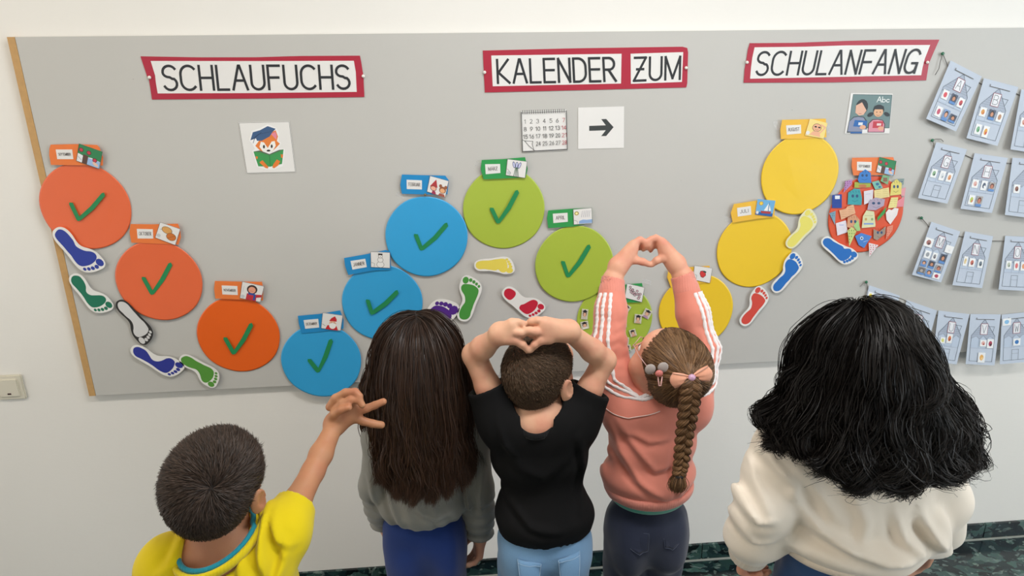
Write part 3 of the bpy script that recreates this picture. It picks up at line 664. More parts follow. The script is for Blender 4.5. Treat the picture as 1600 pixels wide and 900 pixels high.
# ---- footprints
def soft(P, n=2):
    for _ in range(n):
        Q = []
        for a, b in zip(P, P[1:] + P[:1]): Q += [(a[0] * .75 + b[0] * .25, a[1] * .75 + b[1] * .25), (a[0] * .25 + b[0] * .75, a[1] * .25 + b[1] * .75)]
        P = Q
    return P
def foot(heel, toe, flip, col, label, sheetcol='#ecebe8', style='arch', wid=1.0):
    h = np.array(onboard(*heel)); t_ = np.array(onboard(*toe)); d = t_ - h; Ln = np.linalg.norm(d); d /= Ln
    n = np.array([-d[1], d[0]]) * flip            # board coordinates: x right, z up
    def q(u, v): p = h + d * u * Ln + n * v * Ln * wid; return (p[0], p[1])
    e = empty('footprint', (h[0], 0, h[1]), label, 'footprint', 'painted footprint cut-outs')
    S = [(-.06, 0), (-.04, .1), (.05, .17), (.2, .175), (.38, .12 if style != 'full' else .17), (.5, .13 if style != 'full' else .2), (.62, .22), (.75, .27), (.9, .26), (1.0, .24), (1.06, .15), (1.04, .04), (1.0, -.08), (.95, -.16), (.88, -.23), (.75, -.26), (.6, -.24), (.4, -.2), (.2, -.19), (.05, -.16), (-.04, -.09)]
    rn = random.Random(label)
    sheet('paper_cutout', [q(*p) for p in soft(S)], plain('cut_paper_' + sheetcol[1:], sheetcol, .5), .0095, .0005, e, conv=None)
    am = {'arch': .05, 'narrow': -.03, 'full': .15, 'gap': 0}[style]
    heelp = [(-.02, 0), (0, .07), (.06, .115), (.14, .125), (.22, .115)]
    arch = [(.32, .07 + am * .4), (.42, am), (.52, am + .02), (.6, .12 if style != 'narrow' else .08)]
    ball = [(.66, .19), (.74, .225), (.82, .2), (.85, .12), (.86, 0), (.83, -.1), (.78, -.18), (.7, -.2), (.6, -.19)]
    outer = [(.5, -.165), (.4, -.15), (.3, -.14)]
    hb = [(.2, -.135), (.1, -.13), (.02, -.09)]
    dd = Draw([(0, 0)] * 4, .0101); dd.m = lambda u, v: np.array(q(u, v))
    if style == 'gap':
        dd.poly(soft(heelp + [(.26, .07), (.27, 0), (.25, -.1)] + hb), col); dd.poly(soft([(.52, -.17), (.5, -.08), (.56, -.02), (.6, .08)] + ball), col)
    else:
        j = lambda p: (p[0] + rn.uniform(-.008, .008), p[1] + rn.uniform(-.008, .008))
        dd.poly(soft([j(p) for p in heelp + arch + ball + outer + hb]), col)
    toes = [(.93, .155, .085, .07), (.955, .045, .045, .04), (.93, -.035, .042, .036), (.895, -.105, .038, .033), (.85, -.17, .036, .03)]
    if style == 'full': toes = [(a_ - .02, b_, r1 * 1.15, r2 * 1.2) for a_, b_, r1, r2 in toes]
    for a_, b_, r1, r2 in toes:
        dd.poly([(a_ + r1 * math.cos(k * .63) * 1.0, b_ + r2 * math.sin(k * .63)) for k in range(10)], col)
    dd.done('paint', e)
foot((92, 360), (154, 420), 1, '#2b3fa0', 'dark blue footprint hanging over the board edge below the left SEPTEMBER disc')
foot((117, 431), (168, 484), 1, '#147558', 'dark teal green footprint second from the left end of the board', style='narrow')
foot((190, 471), (235, 530), -1, '#d6d6d6', 'pale grey footprint on black paper below the OKTOBER disc', sheetcol='#2c2a2a', style='arch', wid=.85)
foot((211, 544), (282, 579), 1, '#2b3596', 'dark blue footprint at the bottom edge of the board, left of the light green one', style='narrow', wid=.9)
foot((287, 557), (341, 594), -1, '#57983a', 'light green footprint at the bottom edge of the board', style='arch')
foot((652, 531), (703, 470), -1, '#54288c', 'purple footprint half hidden behind the dark-haired girl', style='full')
foot((744, 413), (801, 413), -1, '#ecd95c', 'yellow footprint lying level below the lime green discs', style='full', wid=.95)
foot((724, 497), (739, 434), 1, '#4b9a42', 'green footprint standing upright below the yellow one', style='arch')
foot((789, 453), (842, 488), 1, '#c8233c', 'red footprint with a white gap in the arch above the boy in black', style='gap')
foot((1160, 504), (1192, 452), 1, '#d94a3d', 'red footprint below the JULI disc', style='arch')
foot((1209, 452), (1246, 400), 1, '#1c6fc4', 'blue footprint touching the lower right of the JULI disc', style='arch')
foot((1231, 383), (1269, 333), 1, '#ece26e', 'pale yellow footprint between the JULI and AUGUST discs', sheetcol='#e9e6c0', style='arch')
foot((1285, 374), (1330, 406), 1, '#1c6fc4', 'wide blue footprint below the disc crowded with drawings', style='full', wid=.85)

# ---- drawings on the crowded disc
def sticker(poly, col, label, extra=None, lift=.0062):
    c = onboard(*poly[0]); e = empty('paper_drawing', (c[0], 0, c[1]), label, 'drawing', 'drawings on the crowded disc')
    sheet('paper', poly, plain('craft_paper_' + col[1:], col, .6, .1, 60), lift, .0005, e)
    xs = [p[0] for p in poly]; ys = [p[1] for p in poly]; q = [(min(xs), min(ys)), (max(xs), min(ys)), (max(xs), max(ys)), (min(xs), max(ys))]
    d = Draw(q, lift + .0006)
    if extra: extra(d)
    if d.F: d.done('picture', e)
def Z(pts): return [(1285 + x / 5.454, 240 + y / 5.454) for x, y in pts]
def face(c):
    def f(d):
        d.ell(.35, .45, .09, .1, '#2f4f7a'); d.ell(.65, .45, .09, .1, '#2f4f7a'); d.line([(.3, .72), (.5, .8), (.7, .7)], .0009, c)
        for k in range(4): d.line([(.15 + .2 * k, .12), (.2 + .2 * k, .25)], .0008, c)
    return f
def lines(c, n=5):
    def f(d):
        for k in range(n): d.line([(.15, .2 + .6 * k / (n - 1)), (.44, .18 + .6 * k / (n - 1))], .0005, c); d.line([(.56, .18 + .6 * k / (n - 1)), (.88, .2 + .6 * k / (n - 1))], .0005, c)
    return f
def dots(c):
    def f(d):
        rn = random.Random(c)
        for k in range(5):
            for j in range(3):
                if k + j * 1.2 < 4.2: d.ell(.18 + .26 * j + .04 * (k % 2), .18 + .15 * k, .045, .045, c, n=7)
    return f
sticker(Z([(285, 220), (300, 165), (350, 130), (395, 160), (400, 245), (300, 245)]), '#3f83cf', 'blue drawn monster at the top of the crowded disc', face('#1f4a8a'), .0098)
sticker(Z([(262, 240), (400, 235), (398, 282), (260, 288)]), '#a9b64f', 'green and brown strip under the blue drawn monster', lambda d: d.ell(.5, .7, .25, .25, '#c47a4a'), .0074)
sticker(Z([(185, 235), (245, 215), (240, 260), (170, 330)]), '#b98ac0', 'purple spotted paper cone on the crowded disc', dots('#7a2f6a'))
sticker(Z([(75, 350), (155, 343), (155, 460), (72, 460)]), '#2549a0', 'blue exercise book cut-out with a white label', lambda d: (d.rect(.3, .1, .8, .35, '#e7ebf2')))
sticker(Z([(205, 430), (210, 330), (260, 295), (310, 300), (328, 380), (322, 435)]), '#3fa3ac', 'turquoise drawn monster on the crowded disc', face('#1c5a70'))
sticker(Z([(343, 318), (423, 303), (418, 400), (345, 432)]), '#e3dfe8', 'white folded paper with faint writing near the middle of the crowded disc', lambda d: d.line([(.2, .3), (.7, .28)], .0008, '#8a9ac8'))
sticker(Z([(410, 240), (470, 225), (505, 290), (440, 305)]), '#7fc0b0', 'small teal patterned square near the top of the crowded disc', lambda d: (d.ell(.5, .4, .15, .15, '#2f6a9a'), d.ell(.7, .7, .12, .1, '#2f6a9a')))
sticker(Z([(478, 230), (500, 175), (555, 190), (540, 260)]), '#7db287', 'green card with a brown patch below the apple tree picture', lambda d: d.rect(.3, .3, .75, .7, '#8a6450'), .0098)
sticker(Z([(428, 310), (555, 285), (560, 365), (432, 388)]), '#eddb9c', 'open cream notebook drawing with ruled lines', lines('#b09a50'), .0069)
sticker(Z([(565, 355), (575, 255), (620, 215), (665, 250), (660, 345)]), '#e4d77a', 'yellow drawn monster at the right rim of the crowded disc', face('#6a5a2a'))
sticker(Z([(370, 475), (385, 400), (440, 370), (520, 385), (510, 440), (440, 478)]), '#b4a7bd', 'pale mauve scribbled paper in the middle of the crowded disc', face('#5a4a72'), .0076)
sticker(Z([(548, 462), (575, 372), (635, 368), (620, 455)]), '#efe29a', 'yellow ruled page at the right of the crowded disc', lines('#a59040', 4))
sticker(Z([(630, 400), (690, 360), (682, 448), (622, 452)]), '#e8909c', 'pink paper scrap at the right rim of the crowded disc', None, .0056)
sticker(Z([(655, 300), (700, 285), (690, 360), (660, 355)]), '#e6a4ad', 'rose paper scrap beside the yellow drawn monster', None, .0054)
sticker(Z([(630, 215), (688, 210), (682, 262), (650, 268)]), '#8fa3a0', 'grey green pencil scrap at the upper right of the crowded disc', face('#5a6a80'), .0052)
sticker(Z([(133, 480), (190, 465), (205, 445), (255, 430), (272, 505), (150, 560)]), '#e7b48e', 'open peach notebook drawing at the left of the crowded disc', lines('#a8673a'))
sticker(Z([(48, 505), (103, 485), (98, 605)]), '#7fa6b8', 'pale blue spotted paper triangle at the left rim', dots('#2f5f8a'))
sticker(Z([(455, 540), (530, 448), (520, 500), (455, 570)]), '#3fa050', 'green paper wedge at the right of centre', None, .0085)
sticker(Z([(105, 590), (190, 565), (205, 665), (118, 695)]), '#e6e1ec', 'white card at the lower left of the crowded disc', lambda d: d.line([(.3, .3), (.65, .3)], .0016, '#8a9ad8'))
sticker(Z([(195, 620), (205, 540), (265, 512), (305, 560), (300, 650)]), '#dba07c', 'peach coloured drawn head at the left of the crowded disc', face('#8a4a30'), .0078)
sticker(Z([(250, 610), (290, 560), (310, 650), (280, 655)]), '#a5cf8a', 'light green scrap beside the peach drawn head', None, .0090)
sticker(Z([(325, 630), (335, 530), (365, 480), (430, 490), (442, 600), (440, 620)]), '#dfe0b4', 'cream drawn rucksack with blue stripes in the crowded disc', lambda d: (d.rect(.15, .72, .85, .8, '#7f9fe0'), d.line([(.2, .3), (.8, .3)], .001, '#9a9a60'), d.ell(.3, .5, .08, .08, '#c8a860'), d.ell(.75, .5, .08, .08, '#8ab07a')))
sticker(Z([(530, 500), (555, 470), (580, 478), (605, 458), (638, 465), (625, 520), (568, 600), (535, 560)]), '#efe9e9', 'white paper heart on the crowded disc', None)
sticker(Z([(538, 620), (590, 605), (585, 650), (530, 730)]), '#e8957c', 'orange paper cone at the lower right rim', dots('#c84a4a'), .0066)
sticker(Z([(200, 650), (235, 620), (275, 655), (215, 785)]), '#cfd98a', 'yellow green paper ice cone at the bottom left of the crowded disc', dots('#5a9a4a'), .0092)
sticker(Z([(268, 700), (320, 672), (410, 700), (345, 800), (300, 775)]), '#4a86d4', 'blue drawn fish at the bottom of the crowded disc', lambda d: (d.ell(.4, .35, .1, .12, '#d8e6f5'), d.ell(.4, .35, .05, .06, '#1f3a6a'), d.line([(.5, .6), (.75, .5)], .001, '#d8e6f5')))
sticker(Z([(425, 720), (425, 640), (475, 660), (530, 615), (525, 680), (455, 735)]), '#a39184', 'brown scribbled butterfly at the bottom right of the crowded disc', face('#5a4038'))
sticker(Z([(383, 755), (465, 775), (388, 875)]), '#efe3e6', 'white paper pennant with red hearts hanging below the crowded disc', dots('#c8324a'), .0075)

CUTL = ['upper graduate cut-out at the left rim of the lime disc with pupils', 'lower graduate cut-out at the left rim of the lime disc, in white', 'graduate cut-out in mauve right beside the pink left sleeve',
        'uppermost pale graduate cut-out beside the pink left sleeve', 'graduate cut-out in red beside the pink left sleeve', 'graduate cut-out in light blue beside the pink left sleeve', 'upright dark-haired graduate cut-out alone right of the disc centre',
        'tilted graduate cut-out at the upper right rim of the lime disc', 'graduate cut-out just above the forehead of the girl in pink', 'graduate cut-out in purple left of the face of the girl in pink',
        'graduate cut-out in bright blue left of the face of the girl in pink', 'graduate cut-out in green left of the face of the girl in pink', 'lowest graduate cut-out, olive, beside the pink left sleeve']
# ---- cut-out pupils on the lime disc behind the girl
for k, (x, y, w_, h_, a, hair, body) in enumerate([(913, 490, 10, 16, .1, '#3a3030', '#c8c0b0'), (913, 507, 12, 12, -.2, '#2f2c2c', '#e8e2d8'), (971, 487, 11, 14, .3, '#6a584a', '#9a7ab0'), (977, 481, 12, 13, .6, '#b9a060', '#e6e2da'), (969, 498, 12, 12, .2, '#5a3a32', '#c85a6a'), (973, 505, 11, 10, 0, '#2f2c30', '#7aa0d0'),
        (996, 497, 11, 14, .1, '#2b2624', '#d8b090'), (1010, 489, 12, 14, .5, '#8a7a62', '#b08aa8'), (988, 519, 10, 11, -.3, '#3a2c28', '#d89a8a'), (969, 527, 14, 14, .3, '#4a2f28', '#7a5aa0'), (975, 532, 13, 13, .1, '#6a4030', '#3a62b4'), (979, 543, 12, 10, -.2, '#2a2626', '#58a070'), (971, 551, 11, 10, .2, '#4a4038', '#9ab04a')]):
    ca, sa = math.cos(a), math.sin(a); R2 = lambda p: (x + p[0] * ca - p[1] * sa, y + p[0] * sa + p[1] * ca)
    quad = [R2((-w_ / 2, -h_ / 2)), R2((w_ / 2, -h_ / 2)), R2((w_ / 2, h_ / 2)), R2((-w_ / 2, h_ / 2))]
    c = onboard(*quad[0])
    e = empty('pupil_cutout', (c[0], 0, c[1]), CUTL[k], 'cut-out', 'graduate cut-outs on the lime green disc')
    sheet('paper', quad, PAPERW, .0062 + k * .0001, .0004, e)
    d = Draw(quad, .0068 + k * .0001, step=.00004); d.rect(.02, .02, .98, .98, '#cfc9b8'); d.ell(.5, .45, .3, .3, hair, n=10); d.ell(.5, .52, .22, .22, '#e0b090', n=10); d.poly([(.1, .22), (.5, .04), (.92, .22), (.5, .36)], '#26262a'); d.poly([(.15, .98), (.25, .75), (.75, .75), (.9, .98)], body)
    d.done('picture', e)

# ---- strings of letter houses
FLAGM = plain('pale_blue_paper', '#c2cddd', .6, .03, 14)
STRM = plain('grey_string', '#6e6a66', .8)
def tube(name, pts, r, mat, parent=None, k=6):
    V = []; F = []; P = [np.array(p) for p in pts]
    for i, p in enumerate(P):
        t_ = P[min(i + 1, len(P) - 1)] - P[max(i - 1, 0)]; t_ = t_ / (np.linalg.norm(t_) + 1e-9)
        a = np.cross(t_, [0, 1, 0.1]); a /= np.linalg.norm(a) + 1e-9; b_ = np.cross(t_, a)
        for j in range(k): V.append(p + r * (a * math.cos(2 * PI * j / k) + b_ * math.sin(2 * PI * j / k)))
    for i in range(len(P) - 1):
        for j in range(k): F.append([i * k + j, i * k + (j + 1) % k, (i + 1) * k + (j + 1) % k, (i + 1) * k + j])
    F.append(list(range(k))[::-1]); F.append([len(V) - k + j for j in range(k)])
    return mesh_obj(name, V, F, mat, parent, smooth=True)
def photo(c1, c2, bgc):
    return lambda d, x0, y0, x1, y1: (d.rect(x0, y0, x1, y1, bgc), d.ell((x0 + x1) / 2, y0 + (y1 - y0) * .4, (x1 - x0) * .34, (y1 - y0) * .3, c2, n=10), d.ell((x0 + x1) / 2, y0 + (y1 - y0) * .46, (x1 - x0) * .24, (y1 - y0) * .22, c1, n=10), d.rect(x0, y0 + (y1 - y0) * .75, x1, y1, '#5a8ac8'))
def draws(c, c2=None):
    return lambda d, x0, y0, x1, y1: (d.rect(x0, y0, x1, y1, '#eef0f2'), d.ell((x0 + x1) / 2, (y0 + y1) / 2, (x1 - x0) * .28, (y1 - y0) * .3, c, n=10), d.ell((x0 + x1) / 2 + .02, (y0 + y1) / 2 + .02, (x1 - x0) * .14, (y1 - y0) * .14, c2 or c, n=8))
T1, T2, T3 = (.14, .45, .33, .6), (.42, .45, .6, .62), (.66, .46, .84, .62)
L1, L2, L3 = (.16, .73, .34, .9), (.4, .73, .58, .92), (.62, .76, .82, .9)
skin1 = photo('#c98c6c', '#2c2220', '#49546a'); skin2 = photo('#d8a084', '#3a2622', '#7a9ac8'); skin3 = photo('#c07a62', '#5a2a22', '#a8a2a0')
FL = {
 'A': ([(1483.8, 94.5), (1531, 119.5), (1486.7, 204.5), (1441.3, 185)], [(T1, draws('#d8505a')), (T2, skin1), (T3, draws('#c84a52', '#8a2a3a')), (L1, draws('#c2506a')), (L2, skin2), (L3, skin1)]),
 'B': ([(1535.8, 122), (1588.7, 136), (1551, 227), (1503.7, 215)], [(T1, draws('#d99a4a', '#c8703a')), (T2, skin1), (T3, draws('#b98a6a')), (L1, draws('#7ab08a', '#4a8a5a')), (L2, draws('#e0a03c', '#c84a4a'))]),
 'C': ([(1594, 139.5), (1648, 146), (1620, 240), (1571.7, 232.5)], [(T1, draws('#d8a090', '#a85a4a'))]),
 'G': ([(1461.4, 222), (1508.8, 233), (1473.8, 316.5), (1428.7, 308)], [(T1, draws('#8ab08a', '#3a5a4a')), (T2, draws('#d8dde2', '#9aa6b0')), (T3, draws('#e0a070', '#c87a4a'))]),
 'H': ([(1521.3, 239), (1572.6, 246.5), (1543, 331), (1494.8, 324.5)], [(T1, draws('#e0b0a8', '#c88a80')), (T2, draws('#49566e', '#eef0f2')), (T3, skin3), (L1, draws('#b6c85a', '#d8705a')), (L2, skin3)]),
 'I': ([(1580.4, 246), (1634, 250), (1612, 340), (1563.3, 334)], [(T1, draws('#8a5a4a', '#4a2a2a'))]),
 'M': ([(1453.8, 346), (1498, 361), (1464, 438.5), (1419.7, 427)], [((.0, .28, .28, .44), draws('#a8706a', '#5a3a3a')), ((.72, .3, .98, .44), draws('#eeeeee', '#dfe3e6')), ((.13, .5, .34, .64), draws('#9aa0a6')), ((.4, .5, .56, .64), draws('#8a8a90', '#5a4a52')), ((.66, .48, .86, .66), skin1), ((.12, .68, .32, .8), skin2), ((.38, .66, .58, .8), skin1), ((.64, .7, .84, .84), skin3), ((.12, .82, .34, .95), photo('#b0a8a0', '#5a5250', '#77706a')), ((.38, .82, .6, .96), skin2), ((.64, .85, .88, .96), draws('#b03a52'))]),
 'N': ([(1506.5, 361), (1549.6, 368.5), (1528, 447.5), (1482.2, 443)], [((.16, .44, .3, .62), draws('#d8c08a', '#e8d8b0')), ((.36, .46, .56, .62), draws('#c86a5a', '#7a3a3a')), (T3, draws('#6a7a86', '#3a4652'))]),
 'O': ([(1569, 368), (1612, 370), (1598, 452), (1553.8, 450)], [(T1, draws('#b8c0b0', '#7a8a7a')), (T2, draws('#d86a6a')), (T3, draws('#e8a070'))]),
 'S': ([(1357, 445), (1404, 461), (1378, 530), (1335, 516)], [((.02, .12, .2, .26), draws('#ecd84a'))]),
 'T': ([(1415.2, 468), (1461.6, 484), (1436, 561), (1394, 548)], []),
 'U': ([(1465, 484.5), (1513, 490), (1488.6, 566), (1451, 561)], [((.18, .5, .36, .62), draws('#d8d87a')), ((.4, .42, .6, .6), draws('#d87a4a', '#8a4a3a'))]),
 'V': ([(1514.8, 490), (1562, 490.5), (1547.7, 567.5), (1503, 565.5)], [((.4, .5, .62, .63), draws('#e2b0a8', '#b0524a')), ((.64, .48, .86, .66), draws('#b0405a', '#3a2a2a')), ((.38, .75, .62, .95), draws('#e8b060', '#f0d090'))]),
 'W': ([(1563.7, 491), (1612, 486), (1602, 562), (1556, 566)], [((.02, .08, .3, .22), draws('#8ac0e8')), ((.4, .5, .64, .64), draws('#2f74b8'))]),
}
FLAB = {'A': 'topmost at the left', 'B': 'in the top string', 'C': 'cut off at the right edge of the top string', 'I': 'cut off at the right edge of the second string', 'S': 'with a yellow sun, behind the black-haired girl'}
def flag(ch, quad, pics, row):
    c = onboard(*quad[0])
    lab = {'C': 'house flag at the right edge of the top string', 'I': 'house flag at the right edge of the second string', 'S': 'house flag with a yellow sun behind the black-haired girl'}.get(ch, 'pale blue paper flag with a house lettered ' + ch)
    e = empty('house_flag', (c[0], 0, c[1]), lab, 'paper flag', 'letter house flags')
    a = np.array(onboard(*quad[0])); top = a[1]
    # flags hang a little away from the board at their lower edge
    def bend(x, z): return .004 + .02 * max(0, (top - z)) / .16 * .6
    N_ = 6; V = []; F = []
    qq = [np.array(onboard(*p)) for p in quad]
    for layer in (0, 1):
        for i in range(N_ + 1):
            for j in range(N_ + 1):
                u, v = j / N_, i / N_
                p = qq[0] * (1 - u) * (1 - v) + qq[1] * u * (1 - v) + qq[2] * u * v + qq[3] * (1 - u) * v
                V.append((p[0], -bend(*p) - (.0004 if layer == 0 else 0), p[1]))
    o_ = (N_ + 1) ** 2; id_ = lambda i, j: i * (N_ + 1) + j
    for i in range(N_):
        for j in range(N_):
            f = [id_(i, j), id_(i + 1, j), id_(i + 1, j + 1), id_(i, j + 1)]; F.append(f); F.append([k + o_ for k in f[::-1]])
    ring = [id_(0, j) for j in range(N_)] + [id_(i, N_) for i in range(N_)] + [id_(N_, j) for j in range(N_, 0, -1)] + [id_(i, 0) for i in range(N_, 0, -1)]
    for k in range(len(ring)): a_, b_ = ring[k], ring[(k + 1) % len(ring)]; F.append([a_, b_, b_ + o_, a_ + o_])
    mesh_obj('paper', V, F, FLAGM, e)
    d = Draw(quad, .0006, bend, step=.00004); K = '#4a5562'
    d.poly([(.5, .1), (.88, .41), (.84, .5), (.72, .43), (.62, .49), (.5, .42), (.38, .49), (.26, .43), (.12, .48), (.1, .42)], '#a9b4c6')
    d.poly([(.1, .48), (.26, .43), (.38, .49), (.5, .42), (.62, .49), (.72, .43), (.88, .48), (.88, .66), (.1, .66)], '#bccadd')
    for k in range(7):
        y = .17 + k * .037; h = (y - .1) / .32 * .39; d.line([(.5 - h, y), (.5 + h * .95, y)], .0005, '#6a7484')
    d.line([(.1, .93), (.1, .42), (.5, .1), (.88, .42), (.88, .93), (.1, .93)], .0011, K)
    d.line([(.66, .24), (.84, .24), (.8, .34)], .0011, K)
    d.line([(.1, .48), (.26, .43), (.38, .49), (.5, .42), (.62, .49), (.72, .43), (.88, .48)], .0008, '#7a8494')
    d.line([(.1, .67), (.88, .67)], .0006, '#8090a8')
    for x in (.36, .62): d.line([(x, .48), (x, .67)], .0005, '#8090a8')
    if ch not in 'ABHMV': d.line([(.38, .93), (.38, .72), (.6, .72), (.6, .93)], .0009, K); d.line([(.38, .8), (.6, .8)], .0005, K)
    if ch not in ('C', 'I', 'S'):
        d.rect(.38, .18, .62, .40, '#9a5a6a'); d.rect(.395, .19, .605, .39, '#e8eaf0')
        word(d, ch, .43, .215, .57, .365, .0014, '#3c4654')
    d.line([(.22, .07), (.22, .1), (.8, .1)], .002, '#5f5d5c')
    d.done('house_drawing', e)
    for k_, (q_, fn) in enumerate(pics):
        d2 = Draw(quad, .0022 + .0003 * (k_ % 3), bend, step=.00004); fn(d2, *q_); d2.done('picture_sticker', e)
rows = [('ABC', (1471, 84), 'topmost'), ('GHI', (1455, 219), 'second'), ('MNO', (1438, 340), 'third'), ('STUVW', (1352, 440), 'lowest')]
for rw, pin, nm in rows:
    pts = []
    for ch in rw:
        q, pics = FL[ch]; flag(ch, q, pics, nm)
        p0 = np.array(q[0]) * .9 + np.array(q[3]) * .1; p1 = np.array(q[1]) * .9 + np.array(q[2]) * .1
        pts += [tuple(p0 * .985 + p1 * .015), tuple(p1 * .985 + p0 * .015)]
    c = onboard(*pin)
    e = empty('string_line', (c[0], 0, c[1]), nm + ' string of letter house flags with its loose end', 'string', 'strings of the house flags')
    w3 = lambda p, y: (onboard(*p)[0], y, onboard(*p)[1])
    tube('string', [w3(pin, -.006)] + [w3(p, -.003) for p in pts], .0011, STRM, e)
    tail = {'topmost': [(1471, 84), (1467, 96), (1465, 107), (1459, 117)], 'second': [(1455, 219), (1460, 217), (1468, 217), (1472, 221)], 'third': [(1438, 340), (1434, 338), (1432, 341)], 'lowest': [(1352, 440), (1346, 443), (1342, 447)]}[nm]
    tube('loose_end', [w3(p, -.006) for p in tail], .0010, STRM, e)
    dm = tag(dome('push_pin', pin[0], pin[1], .005, GREENPIN), 'dark green push pin holding the ' + nm + ' string of house flags', 'push pin', 'green push pins')
# ------------------------------------------------------------------ bodies and clothes: smooth distance fields turned into meshes
def nv(v): v = np.asarray(v, float); return v / (np.linalg.norm(v) + 1e-12)
class Field:
    """a list of rounded shapes blended smoothly, evaluated on a grid and meshed"""
    def __init__(s): s.ops = []
    def cone(s, a, b, ra, rb, k=.012, op='add'): s.ops.append((op, 'cone', np.asarray(a, float), np.asarray(b, float), ra, rb, k)); return s
    def chain(s, pts, rs, k=.012, op='add'):
        for i in range(len(pts) - 1): s.cone(pts[i], pts[i + 1], rs[i], rs[i + 1], k, op)
        return s
    def ell(s, c, r, R=None, k=.012, op='add'): s.ops.append((op, 'ell', np.asarray(c, float), np.asarray(r, float), np.eye(3) if R is None else np.asarray(R, float), None, k)); return s
    def plane(s, p, n, R, k=.002):                  # cut away what lies beyond the plane, within R of p
        s.ops.append(('cut', 'plane', np.asarray(p, float), nv(n), R, None, k)); return s
    def warp(s, fn, band=.02): s.ops.append(('warp', 'fn', fn, band, None, None, 0)); return s
    def bounds(s):
        lo, hi = [], []
        for o in s.ops:
            if o[0] != 'add': continue
            if o[1] == 'cone':
                lo += [o[2] - o[4], o[3] - o[5]]; hi += [o[2] + o[4], o[3] + o[5]]
            else:
                e = np.sqrt(((o[4].T * o[3]) ** 2).sum(1)); lo.append(o[2] - e); hi.append(o[2] + e)
        return np.min(lo, 0), np.max(hi, 0)
    def grid(s, res, lo=None, hi=None):
        l0, h0 = s.bounds(); pad = 4 * res + .012
        l0 = l0 - pad; h0 = h0 + pad
        if lo is not None: l0 = np.maximum(l0, lo); h0 = np.minimum(h0, hi)
        n = np.ceil((h0 - l0) / res).astype(int) + 1
        f = np.full(n, .5, dtype=np.float32)
        ax = [(l0[i] + res * np.arange(n[i])).astype(np.float32) for i in range(3)]
        for o in s.ops:
            op, kind = o[0], o[1]; k = o[6]
            if kind == 'cone':
                bl = np.minimum(o[2] - o[4], o[3] - o[5]); bh = np.maximum(o[2] + o[4], o[3] + o[5])
            elif kind == 'ell':
                e = np.sqrt(((o[4].T * o[3]) ** 2).sum(1)); bl = o[2] - e; bh = o[2] + e
            elif kind == 'plane': bl = o[2] - o[4]; bh = o[2] + o[4]
            else: bl, bh = l0, h0
            m = k + 3 * res
            i0 = np.clip(np.floor((bl - m - l0) / res).astype(int), 0, n); i1 = np.clip(np.ceil((bh + m - l0) / res).astype(int) + 1, 0, n)
            if (i1 <= i0).any(): continue
            sl = tuple(slice(a, b) for a, b in zip(i0, i1))
            X, Y, Z = np.meshgrid(ax[0][sl[0]], ax[1][sl[1]], ax[2][sl[2]], indexing='ij', sparse=True)
            g = f[sl]
            if kind == 'cone':
                a, b, ra, rb = o[2:6]; d = b - a; L2 = max(float(d @ d), 1e-9)
                px, py, pz = X - a[0], Y - a[1], Z - a[2]
                t = np.clip((px * d[0] + py * d[1] + pz * d[2]) / L2, 0, 1)
                v = np.sqrt((px - t * d[0]) ** 2 + (py - t * d[1]) ** 2 + (pz - t * d[2]) ** 2) - (ra + (rb - ra) * t)
            elif kind == 'ell':
                c, r, R = o[2:5]; px, py, pz = X - c[0], Y - c[1], Z - c[2]
                q = [(px * R[i][0] + py * R[i][1] + pz * R[i][2]) / r[i] for i in range(3)]
                k0 = np.sqrt(q[0] ** 2 + q[1] ** 2 + q[2] ** 2)
                k1 = np.sqrt((q[0] / r[0]) ** 2 + (q[1] / r[1]) ** 2 + (q[2] / r[2]) ** 2)
                v = k0 * (k0 - 1) / (k1 + 1e-6)
            elif kind == 'plane':
                p, nn, R_ = o[2:5]
                v = (X - p[0]) * nn[0] + (Y - p[1]) * nn[1] + (Z - p[2]) * nn[2]
                far = np.sqrt((X - p[0]) ** 2 + (Y - p[1]) ** 2 + (Z - p[2]) ** 2) - R_
                v = np.maximum(v, -1) ; v = np.where(far > 0, -1.0, v)
                f[sl] = np.maximum(g, v.astype(np.float32)); continue
            elif kind == 'fn':
                idx = np.nonzero(np.abs(g) < o[3])
                P = np.stack([ax[0][idx[0]], ax[1][idx[1]], ax[2][idx[2]]], -1)
                g[idx] -= o[2](P).astype(np.float32); continue
            v = v.astype(np.float32)
            if op == 'add':
                h = np.clip(.5 + .5 * (g - v) / k, 0, 1); f[sl] = g * (1 - h) + v * h - k * h * (1 - h)
            else:
                v = -v; h = np.clip(.5 - .5 * (g - v) / k, 0, 1); f[sl] = g * (1 - h) + v * h + k * h * (1 - h)
        return f, l0, res
    def mesh(s, res, keep=None, lo=None, hi=None):
        f, l0, res = s.grid(res, lo, hi)
        return nets(f, l0, res, keep)

